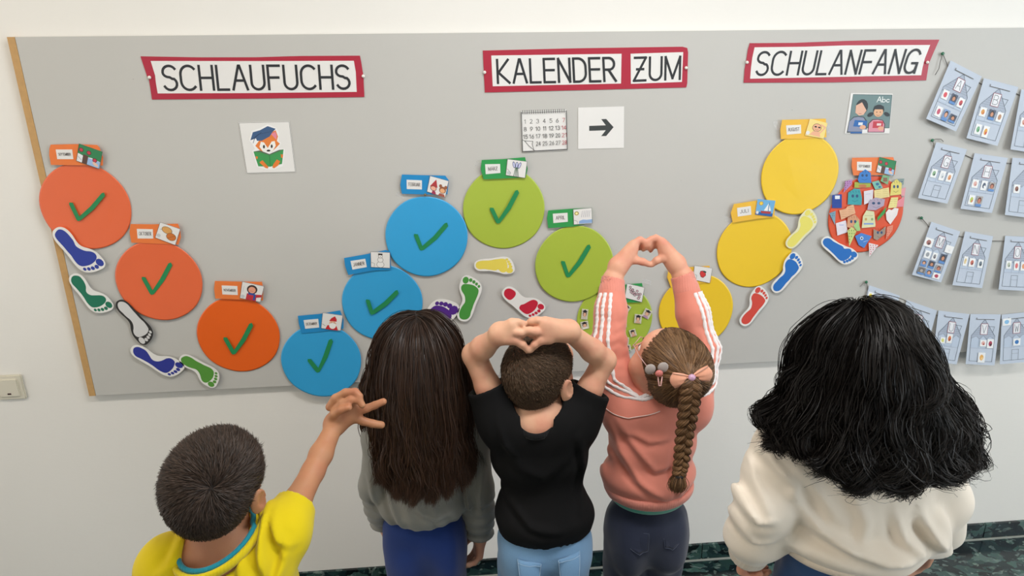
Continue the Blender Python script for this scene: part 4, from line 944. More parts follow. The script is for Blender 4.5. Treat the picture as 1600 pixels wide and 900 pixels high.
def nets(f, l0, res, keep=None):
    neg = f < 0
    c = np.zeros([n - 1 for n in f.shape], dtype=np.int8)
    S = [(i, j, k) for i in (0, 1) for j in (0, 1) for k in (0, 1)]
    sh = c.shape
    for i, j, k in S: c += neg[i:i + sh[0], j:j + sh[1], k:k + sh[2]]
    act = np.nonzero((c > 0) & (c < 8)); A = np.stack(act, -1)
    vid = np.full(sh, -1, dtype=np.int32); vid[act] = np.arange(len(A))
    F8 = {q: f[A[:, 0] + q[0], A[:, 1] + q[1], A[:, 2] + q[2]] for q in S}
    acc = np.zeros((len(A), 3)); cnt = np.zeros(len(A))
    for q in S:
        for ax in range(3):
            if q[ax]: continue
            r = list(q); r[ax] = 1; a, b = F8[q], F8[tuple(r)]
            m = (a < 0) != (b < 0); t = np.where(m, a / np.where(m, a - b, 1), 0)
            p = np.array(q, float)[None].repeat(len(A), 0); p[:, ax] += t
            acc += p * m[:, None]; cnt += m
    V = l0 + res * (A + acc / cnt[:, None])
    quads = []
    for ax in range(3):
        o = [1, 1, 1]; o[ax] = 0
        sl0 = tuple(slice(o[i], f.shape[i] - 1) for i in range(3))
        sl1 = tuple(slice(o[i] + (i == ax), f.shape[i] - 1 + (i == ax)) for i in range(3))
        a, b = neg[sl0], neg[sl1]; e = np.nonzero(a != b)
        P = np.stack(e, -1) + np.array(o)
        u, w_ = [(1, 2), (2, 0), (0, 1)][ax]
        du = np.zeros(3, int); du[u] = 1; dw = np.zeros(3, int); dw[w_] = 1
        c0, c1, c2, c3 = P - du - dw, P - dw, P, P - du
        Q = np.stack([vid[tuple(cc.T)] for cc in (c0, c1, c2, c3)], -1)
        fl = ~a[e]
        Q[fl] = Q[fl][:, ::-1]
        quads.append(Q)
    Q = np.concatenate(quads); Q = Q[(Q >= 0).all(1)]
    # one smoothing pass pulls out the grid's stair steps
    for _ in range(2):
        s_ = np.zeros_like(V); n_ = np.zeros(len(V))
        for i in range(4):
            j = (i + 1) % 4
            np.add.at(s_, Q[:, i], V[Q[:, j]]); np.add.at(n_, Q[:, i], 1)
            np.add.at(s_, Q[:, j], V[Q[:, i]]); np.add.at(n_, Q[:, j], 1)
        V = V * .5 + .5 * s_ / np.maximum(n_, 1)[:, None]
    if keep is not None:
        Q = Q[keep(V[Q].mean(1))]
        used = np.unique(Q); mp = np.full(len(V), -1); mp[used] = np.arange(len(used)); V = V[used]; Q = mp[Q]
    return V, Q

def vnormals(V, Q):
    n = np.cross(V[Q[:, 2]] - V[Q[:, 0]], V[Q[:, 3]] - V[Q[:, 1]])
    N = np.zeros_like(V)
    for i in range(4): np.add.at(N, Q[:, i], n)
    return N / (np.linalg.norm(N, axis=1, keepdims=True) + 1e-12)

def frame(fwd, up):
    f = nv(fwd); r = nv(np.cross(f, up)); u = np.cross(r, f); return np.array([r, f, u])    # rows: right, forward, up

def waves(seed, n, lo, hi, amp, axis=None, sq=1.0):
    """cloth folds: a few long warped waves"""
    rn = np.random.RandomState(seed); K = []
    for _ in range(n):
        d = nv(rn.normal(size=3) * ([1, 1, .35] if axis is None else axis)); K.append((d * rn.uniform(lo, hi), rn.uniform(0, 6.28), nv(rn.normal(size=3)) * rn.uniform(6, 16), rn.uniform(0, 6.28)))
    def fn(P):
        s_ = 0
        for k, p, q, r in K: s_ = s_ + np.sin(P @ k + p + 1.6 * np.sin(P @ q + r))
        s_ = s_ / n ** .5
        return amp * s_
    return fn

# ---- hands: palms and fingers as chains of rounded segments
def finger(F, pts, r0=.0072, r1=.0056, k=.003):
    n = len(pts); rs = [r0 + (r1 - r0) * i / (n - 1) for i in range(n)]
    F.chain(pts, rs, k)
    return F
def hang_hand(F, wr, d, side, palm, s=1.0, curl=.5):
    """a relaxed hand: d towards the fingers, side towards the thumb, palm facing"""
    d, side, palm = nv(d), nv(side), nv(palm); wr = np.asarray(wr, float)
    off = [.022, .0075, -.007, -.0205]; ln = [.030, .033, .031, .024]
    for i, (o, l) in enumerate(zip(off, ln)):
        kn = wr + d * (.062 - .004 * abs(i - 1)) * s + side * o * s
        F.cone(wr + side * o * .5 * s, kn, .0125 * s, .0092 * s, .010)
        a = curl * (.8 + .15 * i); pts = [kn]; dd = d
        for j in range(3):
            ang = a * (j + .7); v = d * math.cos(ang) + palm * math.sin(ang); pts.append(pts[-1] + v * l * s * (1, .72, .55)[j])
        finger(F, pts, .0076 * s, .0058 * s)
    b = wr + d * .014 * s + side * .016 * s + palm * .006 * s
    finger(F, [b, b + (d * .6 + side * .7 + palm * .3) * .026 * s, b + (d * 1.1 + side * .75 + palm * .55) * .038 * s, b + (d * 1.6 + side * .65 + palm * .7) * .045 * s], .0105 * s, .0068 * s, .006)

# ---- the head
def head_field(F, c, R, s=1.0, ears=True, eo=.077, ez=-.022):
    """c: centre of the skull; rows of R: right, forward, up"""
    L = lambda x, y, z: c + (R[0] * x + R[1] * y + R[2] * z) * s
    F.ell(L(0, -.008, .012), np.array([.0715, .090, .078]) * s, R, .01)
    F.ell(L(0, .030, -.032), np.array([.054, .052, .066]) * s, R, .03)
    F.ell(L(0, .048, -.078), np.array([.026, .024, .020]) * s, R, .03)
    for q in (-1, 1): F.ell(L(q * .033, .052, -.044), np.array([.022, .020, .022]) * s, R, .018)
    F.ell(L(0, .066, .022), np.array([.048, .018, .028]) * s, R, .02)
    for q in (-1, 1): F.ell(L(q * .029, .081, -.005), np.array([.0155, .010, .0115]) * s, R, .010, 'sub')
    F.cone(L(0, .076, .0), L(0, .090, -.026), .006 * s, .0085 * s, .010)
    for q in (-1, 1): F.ell(L(q * .0085, .085, -.029), np.array([.006, .0065, .0055]) * s, R, .004)
    for q in (-1, 1): F.ell(L(q * .0095, .077, -.0515), np.array([.0125, .006, .0035]) * s, R, .005)
    F.ell(L(0, .076, -.0575), np.array([.015, .006, .0042]) * s, R, .004)
    for q in (-1, 1) if ears else ():               # ears: disc, hollow, rim
        Re = np.array([nv(R[0] * q * .82 - R[1] * .57), nv(R[1] * .82 + R[0] * q * .57), R[2]])
        F.ell(L(q * eo, -.010, ez), np.array([.0055, .0165, .029]) * s, Re, .005)
        F.ell(L(q * (eo + .007), -.006, ez + .004), np.array([.0045, .010, .018]) * s, Re, .003, 'sub')
        F.cone(L(q * (eo - .008), -.004, ez + .012), L(q * (eo - .006), -.002, ez - .012), .008 * s, .008 * s, .006)
    return L

EYEW = plain('eye_white', '#e9e4df', .15, .01); IRIS = plain('brown_iris', '#4a2f1e', .1, .05); LIPM = None
def uvball(name, c, r, mat, parent, n=12, R=None, rad=None):
    V = []; F = []
    for i in range(n + 1):
        for j in range(2 * n):
            t, p = PI * i / n, PI * j / n; v = np.array([math.sin(t) * math.cos(p), math.sin(t) * math.sin(p), math.cos(t)])
            v = v * (rad if rad is not None else r)
            if R is not None: v = R.T @ v
            V.append(np.asarray(c) + v)
    for i in range(n):
        for j in range(2 * n): F.append([i * 2 * n + j, (i + 1) * 2 * n + j, (i + 1) * 2 * n + (j + 1) % (2 * n), i * 2 * n + (j + 1) % (2 * n)])
    return npmesh(name, V, F, mat, parent)

# ---- hair
def ribbons(name, P, wid, mat, parent, N=None, seed=0, twist=.5, tip=.35, shade=None):
    """P: strands x points x 3"""
    S, n, _ = P.shape; rn = np.random.RandomState(seed)
    T = np.gradient(P, axis=1); T /= np.linalg.norm(T, axis=2, keepdims=True) + 1e-9
    if N is None: N = np.broadcast_to(np.array([0, -1., .15]), P.shape)
    B = np.cross(T, N); B /= np.linalg.norm(B, axis=2, keepdims=True) + 1e-9
    C = np.cross(T, B)
    a = rn.uniform(-twist, twist, (S, 1, 1)); B = B * np.cos(a) + C * np.sin(a)
    t = np.linspace(0, 1, n)[None, :, None]
    w_ = (wid * rn.uniform(.7, 1.3, (S, 1, 1))) * np.where(t > .75, 1 - (t - .75) / .25 * (1 - tip), 1) / 2
    V = np.stack([P - B * w_, P + B * w_], 2).reshape(-1, 3)
    base = (np.arange(S)[:, None] * n + np.arange(n - 1)[None]).reshape(-1) * 2
    Q = np.stack([base, base + 1, base + 3, base + 2], -1)
    rnd = (rn.uniform(0, 1, S) if shade is None else np.clip(shade + rn.uniform(-.2, .2, S), 0, 1))
    st = np.zeros((S, n, 2, 3)); st[..., 0] = np.linspace(0, 1, n)[None, :, None]; st[..., 1] = rnd[:, None, None]
    return npmesh(name, V, Q, mat, parent, True, st.reshape(-1, 3))

def scalp(F_hair, c, R, count, rn, test):
    """random roots on the scalp ellipsoid where test(local) holds"""
    out = []
    r = F_hair
    while len(out) < count:
        v = rn.normal(size=(count * 2, 3)); v /= np.linalg.norm(v, axis=1, keepdims=True)
        p = v * r
        ok = test(p); out += list(p[ok])
    P = np.array(out[:count]); n = P / r ** 2; n /= np.linalg.norm(n, axis=1, keepdims=True)
    return c + P @ R, n @ R, P

def push_out(P, cols, extra):
    """move points out of the colliders (ellipsoids: centre, radii, frame)"""
    for c, r, R in cols:
        q = (P - c) @ R.T; rr = r + extra[:, None] if extra is not None else r
        k = np.sqrt(((q / rr) ** 2).sum(1)); m = k < 1
        q[m] = q[m] / np.maximum(k[m], .05)[:, None]
        P = np.where(m[:, None], c + q @ R, P)
    return P

def drape(roots, normals, length, cols, rn, n=22, stiff=.62, spread=0.0, comb=None, layer=None, grav=(0, 0, -1), curl=0, curlf=3, thick=.03, lift=.25):
    """strands leave the scalp, fall and slide over the colliders"""
    S = len(roots); L = length if np.ndim(length) else np.full(S, length)
    step = L / (n - 1)
    P = np.zeros((S, n, 3)); P[:, 0] = roots
    D = normals * .35 + (comb if comb is not None else 0); D /= np.linalg.norm(D, axis=1, keepdims=True)
    lay = rn.uniform(0, 1, S) if layer is None else layer
    g = np.array(grav)[None]
    ph = rn.uniform(0, 6.28, (S, 2))
    for i in range(1, n):
        t = i / (n - 1)
        D = D * stiff + g * (1 - stiff); D /= np.linalg.norm(D, axis=1, keepdims=True)
        q = P[:, i - 1] + D * step[:, None]
        q2 = push_out(q, cols, .003 + lay * thick * min(1, t * 2.2 + lift))
        d = q2 - P[:, i - 1]; d /= np.linalg.norm(d, axis=1, keepdims=True) + 1e-9
        P[:, i] = P[:, i - 1] + d * step[:, None]; D = d
    for _ in range(3): P[:, 1:-1] = (P[:, :-2] + 2 * P[:, 1:-1] + P[:, 2:]) / 4
    if curl:
        t = np.linspace(0, 1, n)[None, :]
        a = ph[:, :1] + t * curlf * 6.28; b = ph[:, 1:] + t * curlf * 5.1
        amp = curl * t ** 1.2
        P[..., 0] += amp * np.sin(a); P[..., 2] += amp * .4 * np.cos(a); P[..., 1] += amp * .5 * np.sin(b)
    return P

def clump(P, rn, k, strength=.7, noise=.002, tips=False):
    """gather strands into locks toward their tips"""
    S, n, _ = P.shape; g = rn.choice(S, k, replace=False)
    idx = np.argmin(((P[:, None, 0] - P[None, g, 0]) ** 2).sum(2) + .6 * ((P[:, None, n // 2] - P[None, g, n // 2]) ** 2).sum(2), 1)
    t = np.linspace(0, 1, n)[None, :, None]; w_ = strength * np.clip((t - .08) / .6, 0, 1) ** .8
    G_ = P[g][idx]
    Q = P * (1 - w_) + G_ * w_
    off = rn.normal(size=(S, 1, 3)) * noise; wob = rn.normal(size=(S, 1, 3)) * noise * .8
    Q = Q + off * (np.sin(PI * t * .86) if tips else t * (1.5 - .6 * t)) + wob * np.sin(t * 9 + rn.uniform(0, 6, (S, 1, 1))) * t
    return Q, idx
# ------------------------------------------------------------------ the children
SKIN_A = skinmat('skin_tan', '#b5815e', '#ae6f52'); SKIN_B = skinmat('skin_fair', '#d9a68a', '#d48f78'); SKIN_C = skinmat('skin_light', '#dfae90', '#d7947c'); SKIN_D = skinmat('skin_rosy', '#e0a88c', '#d88a74')
DENIM = cloth('light_denim', '#6d93b8', .82, .8, 'denim', 700); DARKD = cloth('dark_blue_denim', '#2a3044', .85, .8, 'denim', 700)
MIDD = cloth('blue_denim', '#33527e', .82, .8, 'denim', 700); LEGG = cloth('royal_blue_jersey', '#14306f', .9, .85)
SHOE = plain('dark_shoe', '#2b2d33', .6); SOLE = plain('white_sole', '#d9d7d2', .6)

def legs_and_shoes(e, hips, feet, r, mat, name, hz, res=.006, flare=1.0, wr=.10, top=None):
    """trousers from the hips to the ankles, with shoes on the floor"""
    F = Field(); hc = (hips[0] + hips[1]) / 2
    F.ell(hc + [0, 0, .045], [wr * 1.20, wr * .95, .085], k=.03)
    if top is not None: F.ell(top, [wr * 1.14, wr * .9, .07], k=.04)
    for q, (h, f) in enumerate(zip(hips, feet)):
        F.ell(h + np.array([(-.004, .004)[q], -.020, .002]), [wr * .62, wr * .80, .082], k=.03)         # seat
        kn = h * .5 + f * .5 + [0, .012, .0]
        F.chain([h + [0, .005, -.02], kn, f + [0, 0, .075]], [r * 1.40, r * 1.02 * flare, r * .80 * flare], .014)
    F.cone(hc + [0, -wr * 1.25, .03], hc + [0, -wr * .55, -.10], .002, .004, .014, 'sub')
    F.warp(waves(len(name), 9, 60, 130, .0016))
    V, Q = F.mesh(res); npmesh(name, V, Q, mat, e)
    for h, f in zip(hips, feet):
        S = Field(); S.ell(f + [0, .045, .036], [.036, .088, .034], k=.02); S.cone(f + [0, -.01, .045], f + [0, -.008, .08], .034, .033, .02); S.plane(f + [0, .04, .012], [0, 0, -1], .3)
        V, Q = S.mesh(.005); sh = npmesh('shoe', V, Q, SHOE, e)
        S = Field(); S.ell(f + [0, .045, .012], [.039, .093, .02], k=.01); S.plane(f + [0, .04, .0015], [0, 0, -1], .3); S.plane(f + [0, .04, .018], [0, 0, 1], .3)
        V, Q = S.mesh(.005); npmesh('sole', V, Q, SOLE, sh)

def face_parts(e, L, R, s, body, browm, look=0):
    for q in (-1, 1):
        ey = uvball('eye', L(q * .029, .0695, -.004), .0118 * s, EYEW, e)
        uvball('iris', L(q * .029 + look, .0778, -.004), .0055 * s, IRIS, ey, 8)
        F = Field(); F.chain([L(q * .014, .0845, .014), L(q * .030, .083, .019), L(q * .045, .074, .014)], [.0022 * s, .0024 * s, .0014 * s], .002)
        V, Q = F.mesh(.0016); npmesh('eyebrow', V, Q, browm, e)

def body_mesh(e, F, chunks, mat, res=.005, name='body', lips=None):
    """one body surface; hands and head are sampled finer.  chunks: (point, normal, radius, res)"""
    def keep(C):
        m = np.ones(len(C), bool)
        for p, n, r, _ in chunks: m &= ~((((C - p) @ nv(n)) > .0015) & (np.linalg.norm(C - p, axis=1) < r))
        return m
    Vs, Qs = [], []; V, Q = F.mesh(res, keep); Vs.append(V); Qs.append(Q); o = len(V)
    for ci, (p, n, r, rs) in enumerate(chunks):
        p = np.asarray(p, float)
        def kp(C):
            m = (((C - p) @ nv(n)) > -.002) & (np.linalg.norm(C - p, axis=1) < r + .007)
            for p2, n2, r2, _ in chunks[:ci]: m &= ~((((C - p2) @ nv(n2)) > .0015) & (np.linalg.norm(C - p2, axis=1) < r2))
            return m
        V, Q = F.mesh(rs, kp, p - r - .014, p + r + .014)
        Vs.append(V); Qs.append(Q + o); o += len(V)
    ob = npmesh(name, np.concatenate(Vs), np.concatenate(Qs), mat, e)
    if lips is not None:
        lc, lr, lm = lips; ob.data.materials.append(lm)
        V = np.concatenate(Vs); Q = np.concatenate(Qs); C = V[Q].mean(1)
        d = np.zeros(len(C))
        q = (C - lc[0]) @ lc[1].T
        m = ((q / lr) ** 2).sum(1) < 1
        mi = np.zeros(len(ob.data.polygons), dtype=np.int32)
        if len(mi) == len(m): mi[m] = 1; ob.data.polygons.foreach_set('material_index', mi)
    return ob
LIPS = plain('lip_skin', '#b9655c', .4)
def Yz(x, y, Y): return J(x, y, Y)

def torso(F, pel, ch, wa, sh, k=.03, g=0.0, s=1.0):
    """pelvis, chest, waist centres and the two shoulder points; g: garment ease"""
    F.ell(pel, [.098 * s + g, .074 * s + g, .075], k=k)
    F.ell(wa, [.088 * s + g, .068 * s + g, .085], k=k)
    F.ell(ch, [.100 * s + g, .072 * s + g, .095], k=k)
    up = (sh[0] + sh[1]) / 2
    F.cone(sh[0], up, .036 * s + g, .046 * s + g, k); F.cone(sh[1], up, .036 * s + g, .046 * s + g, k)
def offs(p, *d): return np.asarray(p, float) + np.array(d, float)
def folds(c, rad, d, freq, amp, wob=14):
    """parallel creases that fade out away from c"""
    c = np.asarray(c, float); d = nv(d); o = nv(np.cross(d, [.3, 1, .2]))
    def fn(P):
        q = P - c; w_ = np.exp(-(q ** 2).sum(1) / rad ** 2)
        s_ = np.sin((q @ d) * freq + 1.3 * np.sin((q @ o) * wob * 2 + 1) + .7 * np.sin((q @ o) * wob * 5))
        return amp * w_ * (np.abs(s_) * 2 - 1.1)
    return fn
def creases(items, yc, seed=1):
    """single cloth creases on the back of a garment: (points in photo positions, depth Y, width, height)"""
    K = []
    for pts, Y, wd, hh in items:
        q = np.array([Yz(x, y, Y)[[0, 2]] for x, y in pts]); K.append((q, wd, hh))
    def fn(P):
        out = np.zeros(len(P)); X = P[:, [0, 2]]; bk = np.clip((yc - P[:, 1]) / .02, 0, 1)
        for q, wd, hh in K:
            best = np.full(len(P), 9.); tt = np.zeros(len(P)); side = np.zeros(len(P)); n = len(q) - 1
            for i in range(n):
                a, b = q[i], q[i + 1]; d = b - a; l2 = d @ d
                t = np.clip(((X - a) @ d) / l2, 0, 1); v = X - a - t[:, None] * d; dd = np.sqrt((v ** 2).sum(1))
                m = dd < best; best[m] = dd[m]; tt[m] = (i + t[m]) / n; side[m] = np.sign(v[m, 0] * d[1] - v[m, 1] * d[0])
            tp = np.clip(np.sin(PI * np.clip(tt * .94 + .03, 0, 1)), 0, 1) ** .6
            sd = best * side
            out += hh * 1.25 * tp * (np.exp(-(sd / wd) ** 2) - .75 * np.exp(-((sd - wd * 1.5) / (wd * .9)) ** 2))
        return out * bk
    return fn
def lerp(a, b, t): return a * (1 - t) + b * t
def sleeve_cut(F, a, b, t, R=.075):
    p = lerp(a, b, t); F.plane(p, b - a, R); return p
def ring_pts(c, ax, ay, n=32, power=1.0):
    return [c + ax * math.cos(2 * PI * i / n) + ay * math.sin(2 * PI * i / n) for i in range(n)]
def ring_tube(name, pts, r, mat, parent, k=8, flat=None):
    n = len(pts); V = []; Q = []
    P = np.array(pts); T = np.roll(P, -1, 0) - np.roll(P, 1, 0); c = P.mean(0)
    for i in range(n):
        t = nv(T[i]); a = nv(P[i] - c - t * ((P[i] - c) @ t)); b = np.cross(t, a)
        for j in range(k):
            an = 2 * PI * j / k; V.append(P[i] + a * math.cos(an) * r + b * math.sin(an) * (flat or r))
    for i in range(n):
        for j in range(k): Q.append([i * k + j, i * k + (j + 1) % k, ((i + 1) % n) * k + (j + 1) % k, ((i + 1) % n) * k + j])
    return npmesh(name, V, Q, mat, parent)

def short_hair(e, c, R, s, mat, capmat, seed, whorl, length, count, low=-.052, front=.055, side=.03, extra=.006, nape=(.056, .052, .045), flat=.5, wd=.0008):
    """cropped hair: a thin cap plus short strands combed away from the whorl"""
    rad = (np.array([.0715, .090, .078]) + extra) * s
    cc = c + (R[0] * 0 + R[1] * -.008 + R[2] * .012) * s
    F = Field(); F.ell(cc, rad - .003, R, k=.01)
    F.ell(c + (R[1] * -.035 + R[2] * -.03) * s, np.array(nape) * s, R, k=.03)
    F.plane(c + R[1] * front * s, R[1] + R[2] * -.25, .2); F.plane(c + (R[1] * .03 + R[2] * low) * s, -R[2] + R[1] * .55, .2)
    for q in (-1, 1): F.ell(c + (R[0] * q * .082 + R[1] * .012 + R[2] * -.035) * s, np.array([.03, .034, .034]) * s, R, .008, 'sub')
    V, Q = F.mesh(.004); ob = npmesh('hair', V, Q, capmat, e)
    N = vnormals(V, Q); rn = np.random.RandomState(seed)
    idx = rn.choice(len(V), count); root = V[idx] + rn.normal(size=(count, 3)) * .0012; nn = N[idx]
    q = (root - c) @ R.T
    ok = ((nn @ R[2] > -.93)); root, nn, q = root[ok], nn[ok], q[ok]
    wv = root - (c + np.asarray(whorl) @ R * s); tang = wv - nn * (wv * nn).sum(1, keepdims=True); tang /= np.linalg.norm(tang, axis=1, keepdims=True) + 1e-9
    sw = np.cross(nn, tang)
    d0 = nn * flat + tang * 1.0 + sw * .45 + rn.normal(size=root.shape) * .16; d0 /= np.linalg.norm(d0, axis=1, keepdims=True)
    d1 = nn * .18 + tang * 1.0 + sw * .3 + rn.normal(size=root.shape) * .14; d1 /= np.linalg.norm(d1, axis=1, keepdims=True)
    tl = np.clip((q[:, 2] / s + .06) / .09, .25, 1)[:, None] * length * rn.uniform(.7, 1.15, (len(root), 1))
    P = np.stack([root, root + d0 * tl * .35, root + (d0 * .45 + d1 * .3) * tl, root + (d0 * .4 + d1 * .62) * tl], 1)
    Nn = np.broadcast_to(nn[:, None], P.shape)
    ribbons('hair_strands', P, wd, mat, ob, Nn, seed, .9, .2)
    return ob

# ================================================================= boy in the yellow T-shirt
def child_yellow():
    hc = Yz(337, 752, -.975); s = .95
    R = frame((.20, .95, .12), (.17, -.10, 1))
    shL = Yz(266, 884, -1.0); shR = Yz(436, 836, -.965)
    up = (shL + shR) / 2; nb = up + [0, .012, .012]
    ch = up + [.0, .005, -.09]; wa = ch + [0, .01, -.12]; pe = ch + [0, .01, -.22]
    hips = (pe + [-.048, 0, -.035], pe + [.048, 0, -.035]); feet = (np.array([pe[0] - .075, pe[1], 0.]), np.array([pe[0] + .075, pe[1] + .01, 0.]))
    e = empty('person', (pe[0], pe[1], 0), 'boy with short dark hair in a yellow T-shirt holding up two fingers', 'person', 'children facing the pinboard')
    el = Yz(489, 737, -.845); wr = Yz(524, 662, -.755)
    F = Field(); torso(F, pe, ch, wa, (shL, shR), .03)
    L = head_field(F, hc, R, s, True, .084, -.016)
    F.cone(nb - [0, 0, .03], hc + (R[2] * -.05 + R[1] * -.012) * s, .047, .043, .022)
    F.ell(up + [0, -.02, -.02], [.10, .05, .05], k=.04)
    F.chain([shR, lerp(shR, el, .5), el, lerp(el, wr, .35), wr], [.032, .0255, .0215, .0222, .0165], .009)
    eL = shL + [-.045, .0, -.18]; wL = eL + [.02, .08, -.13]
    F.chain([shL, eL, lerp(eL, wL, .35), wL], [.036, .0255, .025, .019], .02)
    hang_hand(F, wL, (.05, .3, -1), (.2, .9, .3), (1, 0, 0), .95)
    for h, f in zip(hips, feet): F.chain([h + [0, .008, -.01], lerp(h, f, .5) + [0, .012, 0], f + [0, 0, .07]], [.044, .033, .024], .01)
    # right hand: two fingers spread, the others folded under the thumb
    Yh = -.755; P = lambda x, y, dy=0: Yz(x, y, Yh + dy)
    for q, r in (((560, 643, .003), .0100), ((552, 652, .002), .0110), ((530, 634, .006), .0110), ((543, 641, .006), .0115), ((556, 634, .006), .0095)): F.cone(wr, P(*q), .0175, r, .012)
    F.cone(P(530, 636, .006), P(556, 650, .004), .010, .010, .01)
    finger(F, [P(560, 643), P(573, 638, .0), P(586, 633, .002), P(599, 627.5, .003)], .0088, .0074)
    finger(F, [P(552, 652), P(567, 658, -.002), P(582, 662, -.004), P(596, 664, -.003)], .0094, .0078)
    finger(F, [P(515, 636, .0), P(524, 622, -.002), P(540, 613, -.004), P(555, 612, -.008), P(562, 619, -.014)], .0086, .0072, .003)
    finger(F, [P(523, 640, -.004), P(535, 630, -.010), P(549, 625, -.014), P(561, 625, -.016), P(566, 633, -.020)], .0084, .0070, .003)
    finger(F, [P(517, 655, -.006), P(523, 647, -.016), P(534, 640, -.023), P(545, 637, -.026)], .0100, .0074, .003)
    body_mesh(e, F, [(up + [0, 0, -.085], (0, 0, 1), .46, .0024), (wL, (.05, .3, -1), .15, .0028)], SKIN_A, lips=((L(0, .078, -.054),), None, None) if False else None)
    face_parts(e, L, R, s, None, plain('dark_brow', '#2c211c', .8))
    short_hair(e, hc, R, s, hairmat('dark_brown_hair', '#15100d', '#4a3a30', .5, .3), plain('scalp_dark', '#1d1613', .9), 5, (.028, -.066, .052), .019, 62000, extra=.007)
    # T-shirt
    T = Field(); torso(T, pe + [0, 0, .03], ch, wa, (shL, shR), .035, .014)
    T.ell(up + [0, -.022, -.03], [.115, .06, .06], k=.04)
    T.cone(shR, lerp(shR, el, .52), .046, .038, .03); T.cone(shL, lerp(shL, eL, .6), .047, .046, .03)
    for a, b, t in ((shR, el, .50), (shL, eL, .6)):
        p = sleeve_cut(T, a, b, t); T.cone(lerp(a, b, t - .22), lerp(a, b, t + .15), .029, .0335, .004, 'sub')
    T.warp(creases([([(404, 800), (412, 822), (420, 856)], -1.0, .007, .008), ([(424, 798), (434, 815), (452, 840)], -.98, .007, .008), ([(440, 790), (452, 806), (470, 818)], -.95, .006, .006), ([(398, 830), (404, 862), (424, 895)], -1.03, .008, .008), ([(452, 845), (446, 870), (432, 897)], -1.0, .008, .007), ([(380, 850), (376, 880), (384, 900)], -1.04, .007, .005), ([(268, 868), (262, 885), (246, 899)], -1.05, .007, .005)], -.93))
    T.warp(waves(11, 10, 35, 80, .0018))
    rc = Yz(342, 852, -.985); 
    bk = Yz(322, 892, -1.062); rt = Yz(401, 816, -.985); lf = Yz(282, 848, -1.0)
    c0 = (rt + lf) / 2; ax = (rt - lf) / 2; ay = bk - c0
    nn = nv(np.cross(ax, ay)); nn = nn if nn[2] > 0 else -nn
    T.cone(c0 + ay * .0 - nn * .05, c0 + nn * .16, .050, .062, .004, 'sub')
    T.ell(c0 + ay * .45, np.array([.052, .05, .045]), k=.008, op='sub')
    T.plane(pe + [0, 0, -.03], (0, 0, -1), .3)
    V, Q = T.mesh(.0042); sh = npmesh('t_shirt', V, Q, cloth('yellow_jersey', '#d6be08', .9, .85, 'knit', 1100, .15, .2), e)
    rp = [c0 + ax * math.cos(a) * (1 if math.sin(a) > 0 else .9) + ay * math.sin(a) * (1 if math.sin(a) > 0 else .75) for a in np.linspace(0, 2 * PI, 40, endpoint=False)]
    tag(ring_tube('collar', [p + nn * .001 for p in rp], .0045, cloth('teal_rib', '#157f92', .9, .85, 'rib', 500), sh, flat=.007), 'teal undershirt collar')
    rp2 = [c0 + ax * math.cos(a) * 1.13 + ay * math.sin(a) * (1.12 if math.sin(a) > 0 else .8) - nn * .004 for a in np.linspace(0, 2 * PI, 40, endpoint=False)]
    ring_tube('neckband', rp2, .0055, cloth('yellow_rib', '#cfb90e', .9, .85, 'rib', 500), sh, flat=.009)
    legs_and_shoes(e, hips, feet, .046, MIDD, 'trousers', 0, wr=.088)
    return e
child_yellow()

